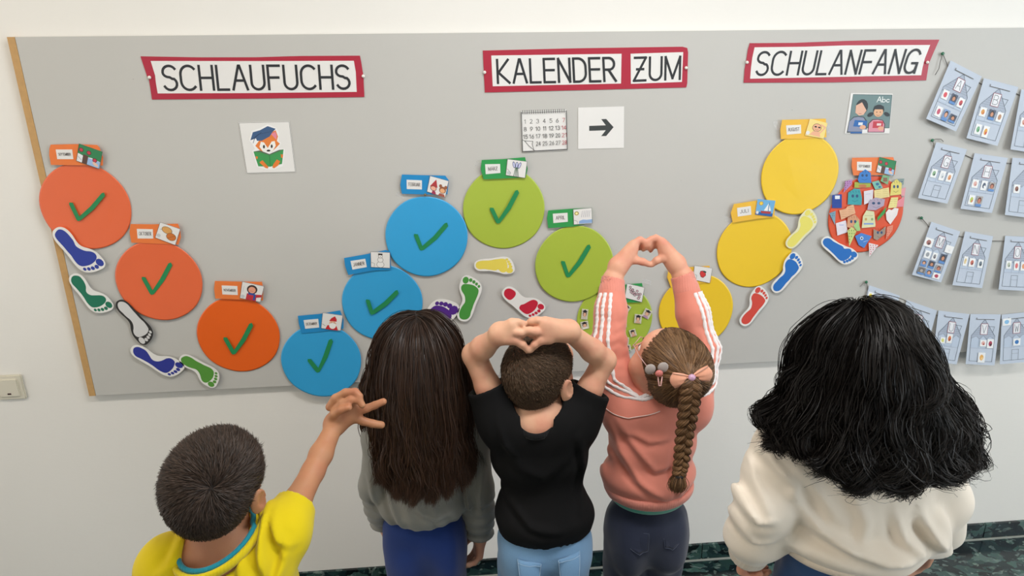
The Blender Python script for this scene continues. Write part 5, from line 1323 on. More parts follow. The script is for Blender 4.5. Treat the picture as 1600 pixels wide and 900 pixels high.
# ================================================================= girl with long brown hair in the grey jumper
def child_grey():
    c = Yz(655, 548, -.53); s = 1.03; R = frame((.10, .98, .12), (0, -.12, 1))
    shL = Yz(597, 682, -.53); shR = Yz(737, 678, -.53); up = (shL + shR) / 2
    ch = up + [0, 0, -.075]; wa = Yz(662, 770, -.53); pe = Yz(664, 835, -.53) + [0, 0, -.01]
    hips = (pe + [-.046, 0, -.045], pe + [.046, 0, -.045]); feet = (np.array([pe[0] - .06, pe[1] - .01, 0.]), np.array([pe[0] + .06, pe[1] + .01, 0.]))
    e = empty('person', (pe[0], pe[1], 0), 'girl with very long brown hair in a grey jumper and blue leggings', 'person', 'children facing the pinboard')
    eL = Yz(586, 758, -.53); wL = Yz(603, 822, -.475); eR = Yz(747, 762, -.535); wR = Yz(750, 840, -.53)
    F = Field(); torso(F, pe, ch, wa, (shL, shR), .03, -.006); L = head_field(F, c, R, s)
    F.cone(up, c + (R[2] * -.05 + R[1] * -.01) * s, .042, .040, .02)
    for a, b, d in ((shL, eL, wL), (shR, eR, wR)): F.chain([a, b, lerp(b, d, .35), d], [.033, .0245, .0245, .018], .018)
    hang_hand(F, wL, (.1, .25, -1), (.1, 1, .25), (1, 0, 0), .93); hang_hand(F, wR, nv(wR - eR) + [-.12, .12, 0], (-.2, 1, .1), (-1, -.2, 0), .93, .62)
    for h, f in zip(hips, feet): F.chain([h + [0, .008, -.01], lerp(h, f, .5) + [0, .012, 0], f + [0, 0, .07]], [.044, .033, .024], .01)
    body_mesh(e, F, [(lerp(eR, wR, .7), wR - eR, .16, .002), (lerp(eL, wL, .7), wL - eL, .16, .0028), (L(0, 0, -.062), R[2], .2, .003)], SKIN_B)
    face_parts(e, L, R, s, None, plain('dark_brow', '#2c211c', .8))
    T = Field(); torso(T, pe + [0, 0, .03], ch, wa, (shL, shR), .04, .013)
    hz = Yz(664, 848, -.66)[2]
    T.ell(np.array([wa[0], -.53, hz + .03]), [.118, .098, .05], k=.03)
    T.warp(waves(21, 12, 45, 110, .0024))
    T.warp(lambda P: .0016 * np.sin(P[:, 0] * 190 + 8 * np.sin(P[:, 2] * 9)) * np.clip((.86 - P[:, 2]) / .1, 0, 1))
    T.plane(np.array([wa[0], -.53, hz]), (0, 0, -1), .3); T.ell(np.array([wa[0], -.53, hz]), [.101, .082, .03], k=.004, op='sub')
    for a, b, d in ((shL, eL, wL), (shR, eR, wR)):
        T.chain([a, b, lerp(b, d, .5), lerp(b, d, .92)], [.043, .0375, .036, .029], .02); T.plane(lerp(b, d, .93), d - b, .07); T.cone(lerp(b, d, .7), lerp(b, d, 1.1), .020, .024, .003, 'sub')
        for q in np.linspace(.15, .9, 5): T.ell(lerp(b, d, q), [.040, .040, .006], k=.012)
    T.warp(creases([([(598, 770), (610, 800), (630, 828)], -.62, .007, .006), ([(734, 740), (728, 780), (736, 812)], -.60, .006, .007), ([(640, 800), (680, 812), (716, 806)], -.63, .008, .004), ([(575, 740), (584, 775), (600, 800)], -.56, .006, .005), ([(756, 730), (748, 768), (752, 800)], -.56, .007, .006)], -.50))
    V, Q = T.mesh(.0042); npmesh('jumper', V, Q, cloth('grey_melange_knit', '#82827d', .8, .9, 'knit', 900, .3, .5), e)
    legs_and_shoes(e, hips, feet, .043, LEGG, 'leggings', 0, wr=.086, top=pe + [0, 0, .05])
    # hair
    rn = np.random.RandomState(7)
    HM = hairmat('long_brown_hair', '#120c0a', '#4b3325', .42, .3, .5)
    rad = (np.array([.0735, .092, .080])) * s; cc = L(0, -.008, .014)
    root, nn, q = scalp(rad, cc, R, 14000, rn, lambda p: (p[:, 1] < .045) & (p[:, 2] > -.035 - np.clip(-p[:, 1], 0, 1) * .25) & ~((p[:, 1] > .0) & (p[:, 2] < .0)))
    part = np.sign(q[:, 0] + .004 * np.sin(q[:, 1] * 60)); near = np.exp(-(q[:, 0] / .03) ** 2)
    comb = (R[0][None] * part[:, None] * .5 * (near * np.clip((q[:, 1] + .03) / .05, 0, 1))[:, None]) + np.array([0, -.35, 0]) * np.clip(q[:, 1:2] / .05, 0, 1) + R[1][None] * -.3
    cols = [(cc, rad + .001, R), (up + [0, -.005, -.03], np.array([.096, .075, .085]), np.eye(3)), (ch, np.array([.100, .092, .12]), np.eye(3)), (lerp(up, c, .45), np.array([.052, .055, .09]), np.eye(3)), (wa, np.array([.11, .09, .11]), np.eye(3))]
    zend = Yz(660, 770, -.625)[2]; Ln = (root[:, 2] - zend) * 1.04 - .012 + .018 * rn.uniform(-1, .8, len(root)) - .10 * np.clip(np.abs(q[:, 0]) - .045, 0, 1)
    P = drape(root, nn, Ln, cols, rn, n=22, stiff=.60, comb=comb, thick=.030, curl=.0085, curlf=1.9)
    P, idx = clump(P, rn, 150, .82, .0062, True)
    t = np.linspace(0, 1, P.shape[1])[None, :]; ph = rn.uniform(0, 6.28, len(P))[idx]; am = (.0075 * np.clip((t - .2) / .5, 0, 1)) * (.5 + .5 * np.abs(np.sin(ph * 5)))[:, None]; fr = (2.6 + .7 * np.sin(ph * 3))[:, None]
    P[..., 0] += am * np.sin(ph[:, None] + 6.28 * fr * t); P[..., 1] -= am * .9 * np.abs(np.cos(ph[:, None] * 1.7 + 6.28 * fr * t))
    cap = Field(); cap.ell(cc, rad, R, k=.01); cap.ell(L(0, -.035, -.03), np.array([.062, .052, .05]) * s, R, k=.03)
    cap.plane(L(0, .058, 0), R[1] + R[2] * -.2, .2); cap.plane(L(0, .0, -.065), -R[2] + R[1] * .8, .2)
    V, Q = cap.mesh(.005); hr = npmesh('hair', V, Q, plain('hair_shadow_brown', '#1a1310', .8), e)
    ribbons('hair_strands', P, .0013, HM, hr, None, 3, .7, .15)
    # the two thin side tails with their little elastics
    for q, (x, y), x2, col in ((-1, (597, 541), 577, '#c45a78'), (1, (698, 524), 738, '#a070b8')):
        a = Yz(x, y, -.515); n_ = 520
        rr = np.repeat(a[None], n_, 0) + rn.normal(size=(n_, 3)) * [.005, .006, .004]
        tp = Yz(x2, 700, -.53)
        pts = [rr]
        for t in np.linspace(0, 1, 16)[1:]:
            mid = lerp(lerp(a, a + [q * .020, 0, -.03], min(1, t * 3)), tp + [0, 0, 0], t ** 1.1) if True else a
            pts.append(mid[None] + (rr - a[None]) * (1 + 1.6 * math.sin(PI * min(1, t * 1.1))) + rn.normal(size=(n_, 3)) * .0008)
        Pt = np.stack(pts, 1); Pt[..., 0] += .003 * np.sin(np.linspace(0, 14, 16))[None]
        Pt = Pt[:, :, :] * 1.0
        ribbons('side_tail', Pt, .0018, HM, hr, None, 9, .8, .2)
        tag(ring_tube('hair_elastic', ring_pts(a + [q * .006, -.003, -.003], np.array([.003, .009, 0]), np.array([0, 0, .009]), 16), .0028, plain('elastic_' + col[1:], col, .6), hr), 'pink elastic' if q < 0 else 'purple elastic')
    return e
child_grey()
# ================================================================= boy in the black T-shirt, hands on his head in a heart
def child_black():
    c = Yz(842, 579, -.635); s = 1.0; R = frame((.60, .78, .12), (.0, -.10, 1))
    shL = Yz(783, 652, -.66); shR = Yz(900, 650, -.66); up = (shL + shR) / 2; nb = Yz(838, 655, -.665)
    ch = Yz(843, 705, -.655); wa = Yz(847, 775, -.655); pe = Yz(850, 835, -.655)
    hips = (pe + [-.048, 0, -.045], pe + [.048, 0, -.045]); feet = (np.array([pe[0] - .07, pe[1] - .01, 0.]), np.array([pe[0] + .07, pe[1] + .01, 0.]))
    e = empty('person', (pe[0], pe[1], 0), 'boy in a black T-shirt with his hands joined on his head', 'person', 'children facing the pinboard')
    eL = Yz(741, 554, -.625); eR = Yz(944, 563, -.635); wL = Yz(782, 521, -.685); wR = Yz(888, 517, -.685)
    F = Field(); torso(F, pe, ch, wa, (shL, shR), .03, -.004); L = head_field(F, c, R, s)
    F.cone(up, c + (R[2] * -.05 + R[1] * -.012) * s, .046, .043, .022)
    F.ell(up + [0, -.015, -.02], [.09, .045, .045], k=.04)
    for a, b, d in ((shL, eL, wL), (shR, eR, wR)): F.chain([a, lerp(a, b, .5), b, lerp(b, d, .35), d], [.033, .0275, .0255, .0252, .0190], .012)
    for h, f in zip(hips, feet): F.chain([h + [0, .008, -.01], lerp(h, f, .5) + [0, .012, 0], f + [0, 0, .07]], [.044, .033, .024], .01)
    Yh = -.70; P = lambda x, y, dy=0: Yz(x, y, Yh + dy)
    # left hand
    for q, r in (((800, 506), .0125), ((801, 514), .0135), ((800, 522), .0135), ((797, 529), .0125)): F.cone(wL, P(*q), .0195, r, .012)
    finger(F, [P(799, 504), P(809, 503.5, -.001), P(817, 506, .004), P(820, 511, .012)], .0085, .0066)
    finger(F, [P(800, 512, .004), P(811, 510, .006), P(819, 513, .012), P(820, 518, .018)], .0085, .0066)
    finger(F, [P(798, 521, -.004), P(806, 519, -.010), P(812, 520, -.011), P(817, 520.5, -.010)], .0092, .0075)
    finger(F, [P(797, 527, .004), P(807, 527, .008), P(815, 525, .012), P(819, 523, .014)], .0078, .006)
    finger(F, [P(790, 530, -.002), P(805, 531, -.006), P(816, 538, -.006), P(824, 547, -.004)], .0115, .0068, .005)
    # right hand
    for q, r in (((852, 504), .0135), ((850, 512), .0135), ((850, 520), .0135), ((852, 527), .0125)): F.cone(wR, P(*q), .0195, r, .012)
    finger(F, [P(852, 503, .0), P(840, 500.5, .0), P(830, 502, .004), P(824, 507, .012)], .0090, .0068)
    finger(F, [P(850, 512, .006), P(838, 509, .006), P(829, 511, .010), P(823, 514, .016)], .0085, .0066)
    finger(F, [P(848, 518, -.004), P(837, 518, -.009), P(828, 516.5, -.011), P(820, 516.5, -.008)], .0098, .0078)
    finger(F, [P(849, 526, .004), P(839, 526, .008), P(831, 524, .012), P(826, 521, .016)], .0078, .006)
    finger(F, [P(858, 530, -.002), P(845, 531, -.006), P(836, 538, -.006), P(829, 547, -.004)], .0115, .0068, .005)
    hm = P(824, 520)
    body_mesh(e, F, [(up + [0, 0, -.075], (0, 0, 1), .40, .0023)], SKIN_C)
    face_parts(e, L, R, s, None, plain('brown_brow', '#4a382c', .8))
    short_hair(e, c, R, s, hairmat('brown_short_hair', '#2e221a', '#665240', .6, .2), plain('scalp_brown', '#4d3b2e', .9), 8, (-.02, -.040, .075), .010, 52000, extra=.003, nape=(.050, .046, .042), flat=.35, wd=.0008)
    T = Field(); torso(T, pe + [0, 0, .02], ch, wa, (shL, shR), .04, .013)
    hz = Yz(852, 869, -.765)[2]
    T.ell(np.array([pe[0], pe[1], hz + .04]), [.116, .100, .06], k=.03)
    T.ell(up + [0, -.018, -.025], [.105, .058, .055], k=.04)
    T.warp(creases([([(793, 706), (815, 735), (850, 748), (890, 716)], -.74, .013, .004), ([(905, 680), (915, 740), (905, 800)], -.72, .009, .006), ([(790, 800), (830, 830), (880, 836)], -.76, .010, .006), ([(780, 660), (786, 690), (800, 706)], -.72, .008, .006)], -.62))
    T.warp(waves(31, 10, 35, 80, .0020))
    T.plane(np.array([pe[0], pe[1], hz]), (0, 0, -1), .3); T.ell(np.array([pe[0], pe[1], hz]), [.104, .088, .035], k=.004, op='sub')
    for a, b in ((shL, eL), (shR, eR)):
        T.cone(a - [0, 0, .015], lerp(a, b, .60), .050, .048, .03); sleeve_cut(T, a, b, .50, .08); T.cone(lerp(a, b, .25), lerp(a, b, .7), .034, .041, .004, 'sub')
        pass
    c0 = Yz(838, 652, -.672); bk = Yz(838, 683, -.742); ax = np.array([.046, 0, -.002]); ay = bk - c0
    nn = nv(np.cross(ax, ay)); nn = nn if nn[2] > 0 else -nn
    T.cone(c0 - nn * .04, c0 + nn * .12, .050, .060, .004, 'sub'); T.ell(c0 + ay * .40 + nn * .012, [.042, .040, .030], k=.004, op='sub')
    V, Q = T.mesh(.0042); sh = npmesh('t_shirt', V, Q, cloth('black_jersey', '#060608', .9, .85, 'knit', 1100, .0, .2), e)
    rp = [c0 + ax * math.cos(a) + ay * math.sin(a) * (1 if math.sin(a) > 0 else .7) for a in np.linspace(0, 2 * PI, 40, endpoint=False)]
    ring_tube('collar', rp, .0045, cloth('black_rib', '#0f0f12', .9, .85, 'rib', 500, .1), sh, flat=.009)
    legs_and_shoes(e, hips, feet, .047, DENIM, 'trousers', 0, wr=.092, res=.005)
    # back pockets of the jeans
    jeans_pockets(e, pe, .092, DENIM, '#9db8d2', Yz(850, 893, -.77), ((-.046, .004), (.046, .010)))
    return e
def jeans_pockets(e, pe, wr, mat, thread, ctr, offs_, w_=.052, h_=.060):
    tm = plain('stitching_' + thread[1:], thread, .7)
    for ox, dz in offs_:
        # five-sided pocket laid on the seat
        n = 8; V = []; Q = []
        cx = pe[0] + ox; top = ctr[2] + dz
        def surf(x, z):
            best = pe[1]
            for hx in (-.048, .048):
                h = np.array([pe[0] + hx, pe[1] - .022, pe[2] - .050]); r = np.array([wr * .66, wr * .82, .085])
                t = 1 - ((x - h[0]) / r[0]) ** 2 - ((z - h[2]) / r[2]) ** 2
                if t > 0: best = min(best, h[1] - r[1] * math.sqrt(t))
            t = 1 - ((x - pe[0]) / (wr * 1.22)) ** 2 - ((z - pe[2] + .01) / .095) ** 2
            if t > 0: best = min(best, pe[1] - wr * .98 * math.sqrt(t))
            return best - .0065
        for i in range(n + 1):
            for j in range(n + 1):
                u, v = i / n - .5, j / n; x = cx + u * w_ * (1 - .18 * v); z = top - v * h_ * (.82 + .18 * (1 - abs(u) * 2)) - .10 * (x - pe[0]) * (1 if ox > 0 else -1) * -1
                V.append((x, surf(x, z), z))
        for i in range(n):
            for j in range(n): a = i * (n + 1) + j; Q.append([a, a + 1, a + n + 2, a + n + 1])
        po = npmesh('pocket', V, Q, mat, e)
        m_ = po.modifiers.new('thickness', 'SOLIDIFY'); m_.thickness = .003; m_.offset = 1
        g = lambda i, j: np.array(V[i * (n + 1) + j]) + [0, -.0036, 0]
        rim = [g(0, j) for j in range(n + 1)] + [g(i, n) for i in range(1, n + 1)] + [g(n, j) for j in range(n - 1, -1, -1)]
        tube('stitching', rim, .0008, tm, po, 4); tube('stitching', [g(i, 1) for i in range(n + 1)], .0008, tm, po, 4)
child_black()

# ================================================================= girl with the braid in the pink jacket, arms up in a heart
def child_pink():
    Yz = lambda x, y, Y: J(x, y, Y + .03)
    c = Yz(1047, 572, -.60); s = 1.0; R = frame((-.52, .62, .50), (.38, -.30, .86))
    shL = Yz(972, 640, -.57); shR = Yz(1080, 632, -.57); up = (shL + shR) / 2
    ch = Yz(1018, 690, -.565); wa = Yz(1008, 755, -.565); pe = Yz(1009, 822, -.565)
    hips = (pe + [-.047, 0, -.045], pe + [.047, 0, -.045]); feet = (np.array([pe[0] - .06, pe[1], 0.]), np.array([pe[0] + .07, pe[1] + .01, 0.]))
    e = empty('person', (pe[0], pe[1], 0), 'girl with a long braid in a pink jacket, both arms up', 'person', 'children facing the pinboard')
    eL = Yz(951, 535, -.50); eR = Yz(1097, 548, -.50); wL = Yz(957, 438, -.43); wR = Yz(1067, 432, -.43)
    F = Field(); torso(F, pe, ch, wa, (shL, shR), .03, -.004); L = head_field(F, c, R, s, False)
    F.cone(up, c + (R[2] * -.055 + R[1] * .0) * s, .042, .040, .022)
    hL = Yz(966, 416, -.42); hR = Yz(1056, 412, -.42)
    for a, b, d, h_ in ((shL, eL, wL, hL), (shR, eR, wR, hR)): F.chain([a, b, lerp(b, d, .35), d, h_], [.033, .026, .026, .0225, .0205], .018)
    for h, f in zip(hips, feet): F.chain([h + [0, .008, -.01], lerp(h, f, .5) + [0, .012, 0], f + [0, 0, .07]], [.044, .033, .024], .01)
    Yh = -.415; P = lambda x, y, dy=0: Yz(x, y, Yh + dy)
    for q, r in (((990, 382), .0125), ((988, 388), .0135), ((986, 396), .0135), ((984, 402), .0135)): F.cone(hL, P(*q), .0200, r, .012)
    for k, (dx, dy_, dz_) in enumerate(((0, 0, 0), (-1, 4, .010), (-2, 8, .018), (-1, 12, .024))):
        finger(F, [P(990 + dx, 380 + dy_, dz_), P(1000 + dx, 374 + dy_ * .8, dz_), P(1008 + dx, 378 + dy_ * .6, dz_), P(1009 + dx - 2, 386 + dy_ * .3, dz_)], .0092, .0072)
    finger(F, [P(978, 406, -.004), P(992, 406, -.008), P(1004, 409, -.008), P(1014, 413, -.006)], .0120, .0076, .005)
    for q, r in (((1034, 378), .0125), ((1036, 385), .0135), ((1038, 392), .0135), ((1040, 400), .0135)): F.cone(hR, P(*q), .0200, r, .012)
    for k, (dx, dy_, dz_) in enumerate(((0, 0, 0), (2, 5, .008), (3, 9, .014), (3, 13, .020))):
        finger(F, [P(1034 + dx, 377 + dy_, dz_), P(1025 + dx, 371 + dy_ * .9, dz_), P(1016 + dx, 374 + dy_ * .8, dz_), P(1013 + dx, 383 + dy_ * .6, dz_ - .004)], .0094, .0072)
    finger(F, [P(1047, 405, -.004), P(1036, 403, -.008), P(1026, 407, -.008), P(1019, 413, -.006)], .0120, .0076, .005)
    body_mesh(e, F, [(lerp(eL, wL, .8), hL - wL, .13, .0020), (lerp(eR, wR, .8), hR - wR, .13, .0020), (L(0, 0, -.062), R[2], .2, .0028)], SKIN_D)
    face_parts(e, L, R, s, None, plain('brown_brow', '#4a382c', .8))
    # thin pink spectacles seen at the side of the face
    G_ = tube('spectacles', [L(-.079, .0, .0), L(-.068, .055, .0), L(-.052, .088, .0)], .0012, plain('pink_metal', '#c9a09a', .3), e)
    for q in (-1, 1):
        ring_tube('rim', [L(q * .030 + .021 * math.cos(a), .0925 - .006 * abs(math.cos(a)), -.002 + .017 * math.sin(a)) for a in np.linspace(0, 2 * PI, 20, endpoint=False)], .0011, plain('pink_metal', '#c9a09a', .3), G_)
    # jacket
    PK = cloth('pink_jersey', '#db8775', .93, .8, 'knit', 1200, .3, .15); CF = cloth('pink_rib', '#dc8c7c', .9, .85, 'rib', 420, .3, .5)
    T = Field(); torso(T, pe + [0, 0, .03], ch, wa, (shL, shR), .04, .015)
    hz = Yz(1005, 812, -.672)[2]
    T.ell(np.array([pe[0], pe[1], hz + .065]), [.120, .104, .055], k=.03)
    T.warp(creases([([(957, 664), (973, 715), (998, 752), (1040, 776)], -.62, .010, .008), ([(962, 656), (990, 700), (1024, 738), (1052, 730)], -.63, .009, .005), ([(948, 700), (950, 740), (944, 768)], -.60, .008, .006), ([(985, 690), (1020, 700), (1052, 694)], -.64, .009, .004), ([(1060, 700), (1052, 745), (1062, 775)], -.62, .008, .005)], -.50)); T.warp(waves(41, 10, 30, 70, .0020))
    T.plane(np.array([pe[0], pe[1], hz]), (-.02, 0, -1), .3)
    T.ell(np.array([pe[0], pe[1], hz]), [.099, .083, .035], k=.004, op='sub')
    for i_, (a, b, d) in enumerate(((shL, eL, wL), (shR, eR, wR))):
        T.chain([a - [0, 0, .02], lerp(a, b, .5), b, lerp(b, d, .5), lerp(b, d, .78)], [.048, .043, .041, .038, .034], .022)
        T.warp(folds(b, .07, nv(d - a) + [.6, 0, 0], 85, .0035, 30))
    V, Q = T.mesh(.0042); jk = npmesh('jacket', V, Q, PK, e)
    for a, b, d, h_ in ((shL, eL, wL, hL), (shR, eR, wR, hR)):
        K = Field(); t_ = nv(h_ - lerp(b, d, .7)); K.chain([lerp(b, d, .68), lerp(b, d, .82), d + t_ * .010], [.0335, .0320, .0300], .006); K.plane(d + t_ * .006, t_, .08); K.cone(d - t_ * .02, d + t_ * .05, .0262, .0275, .003, 'sub'); K.plane(lerp(b, d, .66), -t_, .08)
        V, Q = K.mesh(.003); tag(npmesh('cuff', V, Q, CF, jk), 'ribbed cuff')
    K = Field(); K.ell(np.array([pe[0], pe[1], hz + .03]), [.117, .101, .05], k=.01); K.plane(np.array([pe[0], pe[1], hz - .002]), (-.02, 0, -1), .3); K.plane(np.array([pe[0], pe[1], hz + .040]), (0, 0, 1), .3); K.ell(np.array([pe[0], pe[1], hz]), [.099, .083, .06], k=.004, op='sub')
    V, Q = K.mesh(.004); npmesh('waistband', V, Q, CF, jk)
    # white ruffled stripes along both sleeves
    from mathutils.bvhtree import BVHTree
    bvj = BVHTree.FromPolygons([v.co + Vector(e.location) for v in jk.data.vertices], [p.vertices for p in jk.data.polygons])
    ST = plain('white_ruffle_tape', '#ece6e6', .7, .04, 90)
    for i_, (a, b, d) in enumerate(((shL, eL, wL), (shR, eR, wR))):
        q = -1 if i_ == 0 else 1
        path = [lerp(up, c, .18) + [q * .030, -.020, .03], lerp(up, a, .62) + [0, -.030, .045], lerp(a, b, .45), b, lerp(b, d, .4), lerp(b, d, .76)]; rads = [.030, .045, .050, .049, .046, .040]
        NS = 90
        for k in (-1, 0, 1):
            V = []; Q = []; cs = []
            for i in range(NS + 1):
                u = i / NS * (len(path) - 1); j = min(int(u), len(path) - 2); f_ = u - j
                p = lerp(path[j], path[j + 1], f_)
                t0 = nv(path[j + 1] - path[max(j, 0)]); t1 = nv(path[min(j + 2, len(path) - 1)] - path[min(j + 1, len(path) - 2)]); tg = nv(t0 * (1 - f_) + t1 * f_)
                out = np.array([q * .62, -.78, 0.1]); out = nv(out - tg * (out @ tg)); sd = np.cross(tg, out)
                an = k * .40; o1 = out * math.cos(an) + sd * math.sin(an)
                hit = bvj.ray_cast(Vector(p + o1 * .10), Vector(-o1), .14)
                if hit[0] is None: continue
                cs.append((np.array(hit[0]), o1, tg, np.array(hit[1])))
            C3 = np.array([c_[0] for c_ in cs])
            for _ in range(3): C3[1:-1] = (C3[:-2] + C3[1:-1] * 2 + C3[2:]) / 4
            first = True
            for i, (c_, o1, tg, nh) in enumerate(cs):
                c_ = C3[i] + o1 * (.0022 + .0008 * math.sin(i * 2.1 + k)); s1 = nv(np.cross(tg, o1)); wv = .0046 + .0008 * math.sin(i * 1.3)
                if i and np.linalg.norm(C3[i] - C3[i - 1]) > .03: first = True
                V += [c_ - s1 * wv - o1 * .005, c_ - s1 * wv * .8 + o1 * .0010, c_ + s1 * wv * .8 + o1 * .0010, c_ + s1 * wv - o1 * .005]
                if not first: b0 = len(V) - 8; Q += [[b0 + m, b0 + m + 1, b0 + m + 5, b0 + m + 4] for m in range(3)]
                first = False
            npmesh('stripe', V, Q, ST, jk, False)
    yp = []
    for x, y in [(943 + 85 * k_ / 24, 645 + 7 * math.sin(PI * k_ / 24 * .75) * 1.2 - 16 * max(0, k_ / 24 - .45) * 1.6) for k_ in range(25)]:
        o_ = Yz(x, y, -.62); dv = nv(o_ - CAM); yp.append(o_)
    from mathutils.bvhtree import BVHTree
    me_ = jk.data; bv = BVHTree.FromPolygons([v.co + Vector(e.location) for v in me_.vertices], [p.vertices for p in me_.polygons])
    sm = []
    for o_ in yp:
        hit = bv.ray_cast(Vector((o_[0], -1.2, o_[2])), Vector((0, 1, 0)))
        if hit[0] is not None: sm.append(np.array(hit[0]) + [0, -.0022, 0])
    tag(tube('seam', sm, .0012, plain('pale_piping', '#ead0c6', .6), jk), 'pale piping seam')
    # teal undershirt showing under the hem
    K = Field(); K.ell(np.array([pe[0], pe[1], hz + .012]), [.1035, .0885, .05], k=.01); K.plane(np.array([pe[0], pe[1], hz - .012]), (0, 0, -1), .3); K.plane(np.array([pe[0], pe[1], hz + .03]), (0, 0, 1), .3)
    V, Q = K.mesh(.004); tag(npmesh('undershirt', V, Q, cloth('mint_jersey', '#5fae98', .9, .85), e), 'mint green undershirt edge')
    legs_and_shoes(e, hips, feet, .045, DARKD, 'trousers', 0, wr=.087, res=.005, top=pe + [0, 0, .03])
    jeans_pockets(e, pe, .087, DARKD, '#4a5166', Yz(1010, 838, -.66), ((-.042, .0), (.044, .006)))
    # hair: combed back over the skull to the gathered point
    rn = np.random.RandomState(17); HM = hairmat('light_brown_hair', '#3f2b1c', '#96724f', .48, .28)
    rad = np.array([.0735, .092, .080]) * s; cc = L(0, -.008, .014)
    bow = Yz(1077, 588, -.70)
    cap = Field(); cap.ell(cc, rad, R, k=.01); cap.ell(L(0, -.035, -.03), np.array([.060, .052, .048]) * s, R, k=.03)
    cap.plane(L(0, .066, .0), R[1] + R[2] * -.45, .2); cap.plane(L(0, .0, -.058), -R[2] + R[1] * .75, .2)
    V, Q = cap.mesh(.005); hr = npmesh('hair', V, Q, plain('hair_shadow_light', '#5d4733', .8), e)
    VN = vnormals(V, Q); qv = (V - c) @ R.T; ok = np.nonzero((VN @ R[1] < .75) & (VN @ R[2] > -.86))[0]
    ix = rn.choice(ok, 10500); root = V[ix] + rn.normal(size=(10500, 3)) * .0015; nn = VN[ix]
    S = len(root); n = 14; Pp = np.zeros((S, n, 3)); Pp[:, 0] = root
    tie = cc + nv(bow - cc) * .098
    for i in range(1, n):
        t = i / (n - 1)
        p = root * (1 - t) + tie[None] * t + rn.normal(size=root.shape) * .0004
        qq = (p - cc) @ R.T; k = np.sqrt(((qq / (rad + .003)) ** 2).sum(1)); p = np.where((k < 1)[:, None] & (t < .93), cc + (qq / np.maximum(k, .05)[:, None]) @ R, p)
        Pp[:, i] = p
    Pp, _ = clump(Pp, rn, 200, .35, .0012)
    Nn = np.broadcast_to(nn[:, None], Pp.shape); ribbons('hair_strands', Pp, .0014, HM, hr, Nn, 5, .5, .8)
    # the braid: three woven locks
    pts = [tie, Yz(1079, 612, -.715), Yz(1076, 640, -.712), Yz(1071, 670, -.706), Yz(1067, 700, -.704), Yz(1064, 726, -.704), Yz(1061, 742, -.706)]
    def along(t):
        u = t * (len(pts) - 1); j = min(int(u), len(pts) - 2); return lerp(pts[j], pts[j + 1], u - j)
    for k in range(3):
        cen = []; N_ = 90
        for i in range(N_):
            t = i / (N_ - 1); ph = t * 2 * PI * 4.6 + k * 2 * PI / 3
            wd = (.016 * (1 - .38 * t)) * min(1, t * 8 + .35)
            cen.append(along(t) + np.array([math.sin(ph) * wd, -math.sin(2 * ph) * wd * .55, 0]))
        cen = np.array(cen); n_ = 420
        rr = np.sqrt(rn.uniform(.25, 1, n_)); aa = rn.uniform(0, 6.28, n_)
        T_ = np.gradient(cen, axis=0); T_ /= np.linalg.norm(T_, axis=1, keepdims=True)
        A_ = np.cross(T_, [0, 1, 0]); A_ /= np.linalg.norm(A_, axis=1, keepdims=True); B_ = np.cross(T_, A_)
        tt = np.linspace(0, 1, N_); rd = .0125 * (1 - .42 * tt)
        tw = tt * 3
        ang = aa[:, None] + tw[None]
        Ps = cen[None] + (A_[None] * np.cos(ang)[..., None] + B_[None] * np.sin(ang)[..., None]) * (rr[:, None] * rd[None])[..., None]
        Nn = (A_[None] * np.cos(ang)[..., None] + B_[None] * np.sin(ang)[..., None])
        lk = ribbons('braid_strand', Ps, .0016, HM, hr, Nn, 30 + k, .6, .9)
        core = []; Qc = []
        for i in range(N_):
            for j in range(8): a = 2 * PI * j / 8; core.append(cen[i] + (A_[i] * math.cos(a) + B_[i] * math.sin(a)) * rd[i] * .93)
        for i in range(N_ - 1):
            for j in range(8): Qc.append([i * 8 + j, i * 8 + (j + 1) % 8, (i + 1) * 8 + (j + 1) % 8, (i + 1) * 8 + j])
        npmesh('braid_core', core, Qc, plain('braid_brown', '#6b4c31', .6), hr)
    # tail below the black elastic
    a0 = pts[-1]; n_ = 900
    r0 = rn.normal(size=(n_, 3)) * [.0035, .0035, .002]; P_ = np.stack([a0 + r0 * (1 + 1.2 * math.sin(t * 2.6)) + np.array([-.004, 0, -.040]) * t for t in np.linspace(0, 1, 8)], 1)
    ribbons('braid_tail', P_, .0014, HM, hr, None, 3, .9, .3)
    tag(ring_tube('hair_elastic', ring_pts(a0, np.array([.0085, 0, 0]), np.array([0, .0085, .001]), 16), .0050, plain('black_elastic', '#16151a', .7), hr), 'black elastic')
    # bow
    BM = cloth('peach_ribbon', '#f0ad90', .95, .6, 'rib', 300, .2, .1)
    bt = bow + [0, -.012, .004]
    bx = Yz(1106, 578, -.715) - Yz(1048, 590, -.715); bx = nv(bx); bz = nv(np.cross(bx, [0, 1, 0])); bz = bz if bz[2] > 0 else -bz; by = np.array([0, -1., 0])
    bw_ = None
    for q in (-1, 1):
        B_ = Field()
        o = lambda u, v, w_: bt + bx * q * u + bz * v + by * w_
        V = []; Q = []; nu, nv_ = 10, 8
        for side in (0, 1):
            for i in range(nu + 1):
                for j in range(nv_ + 1):
                    u = i / nu; v = j / nv_ - .5
                    wd = .008 + .034 * u ** .8
                    x = .004 + .040 * u + (.004 * math.cos(v * PI * 2) * u); z = v * wd + .002 * u * math.sin(v * 9)
                    y_ = (.002 + .007 * math.sin(PI * min(1, u * .95)) * (1 - (2 * v) ** 2 * .5)) * (1 if side else -1) + .0018 * math.sin(v * 16) * (1 - u)
                    V.append(o(x, z, y_))
        o_ = (nu + 1) * (nv_ + 1)
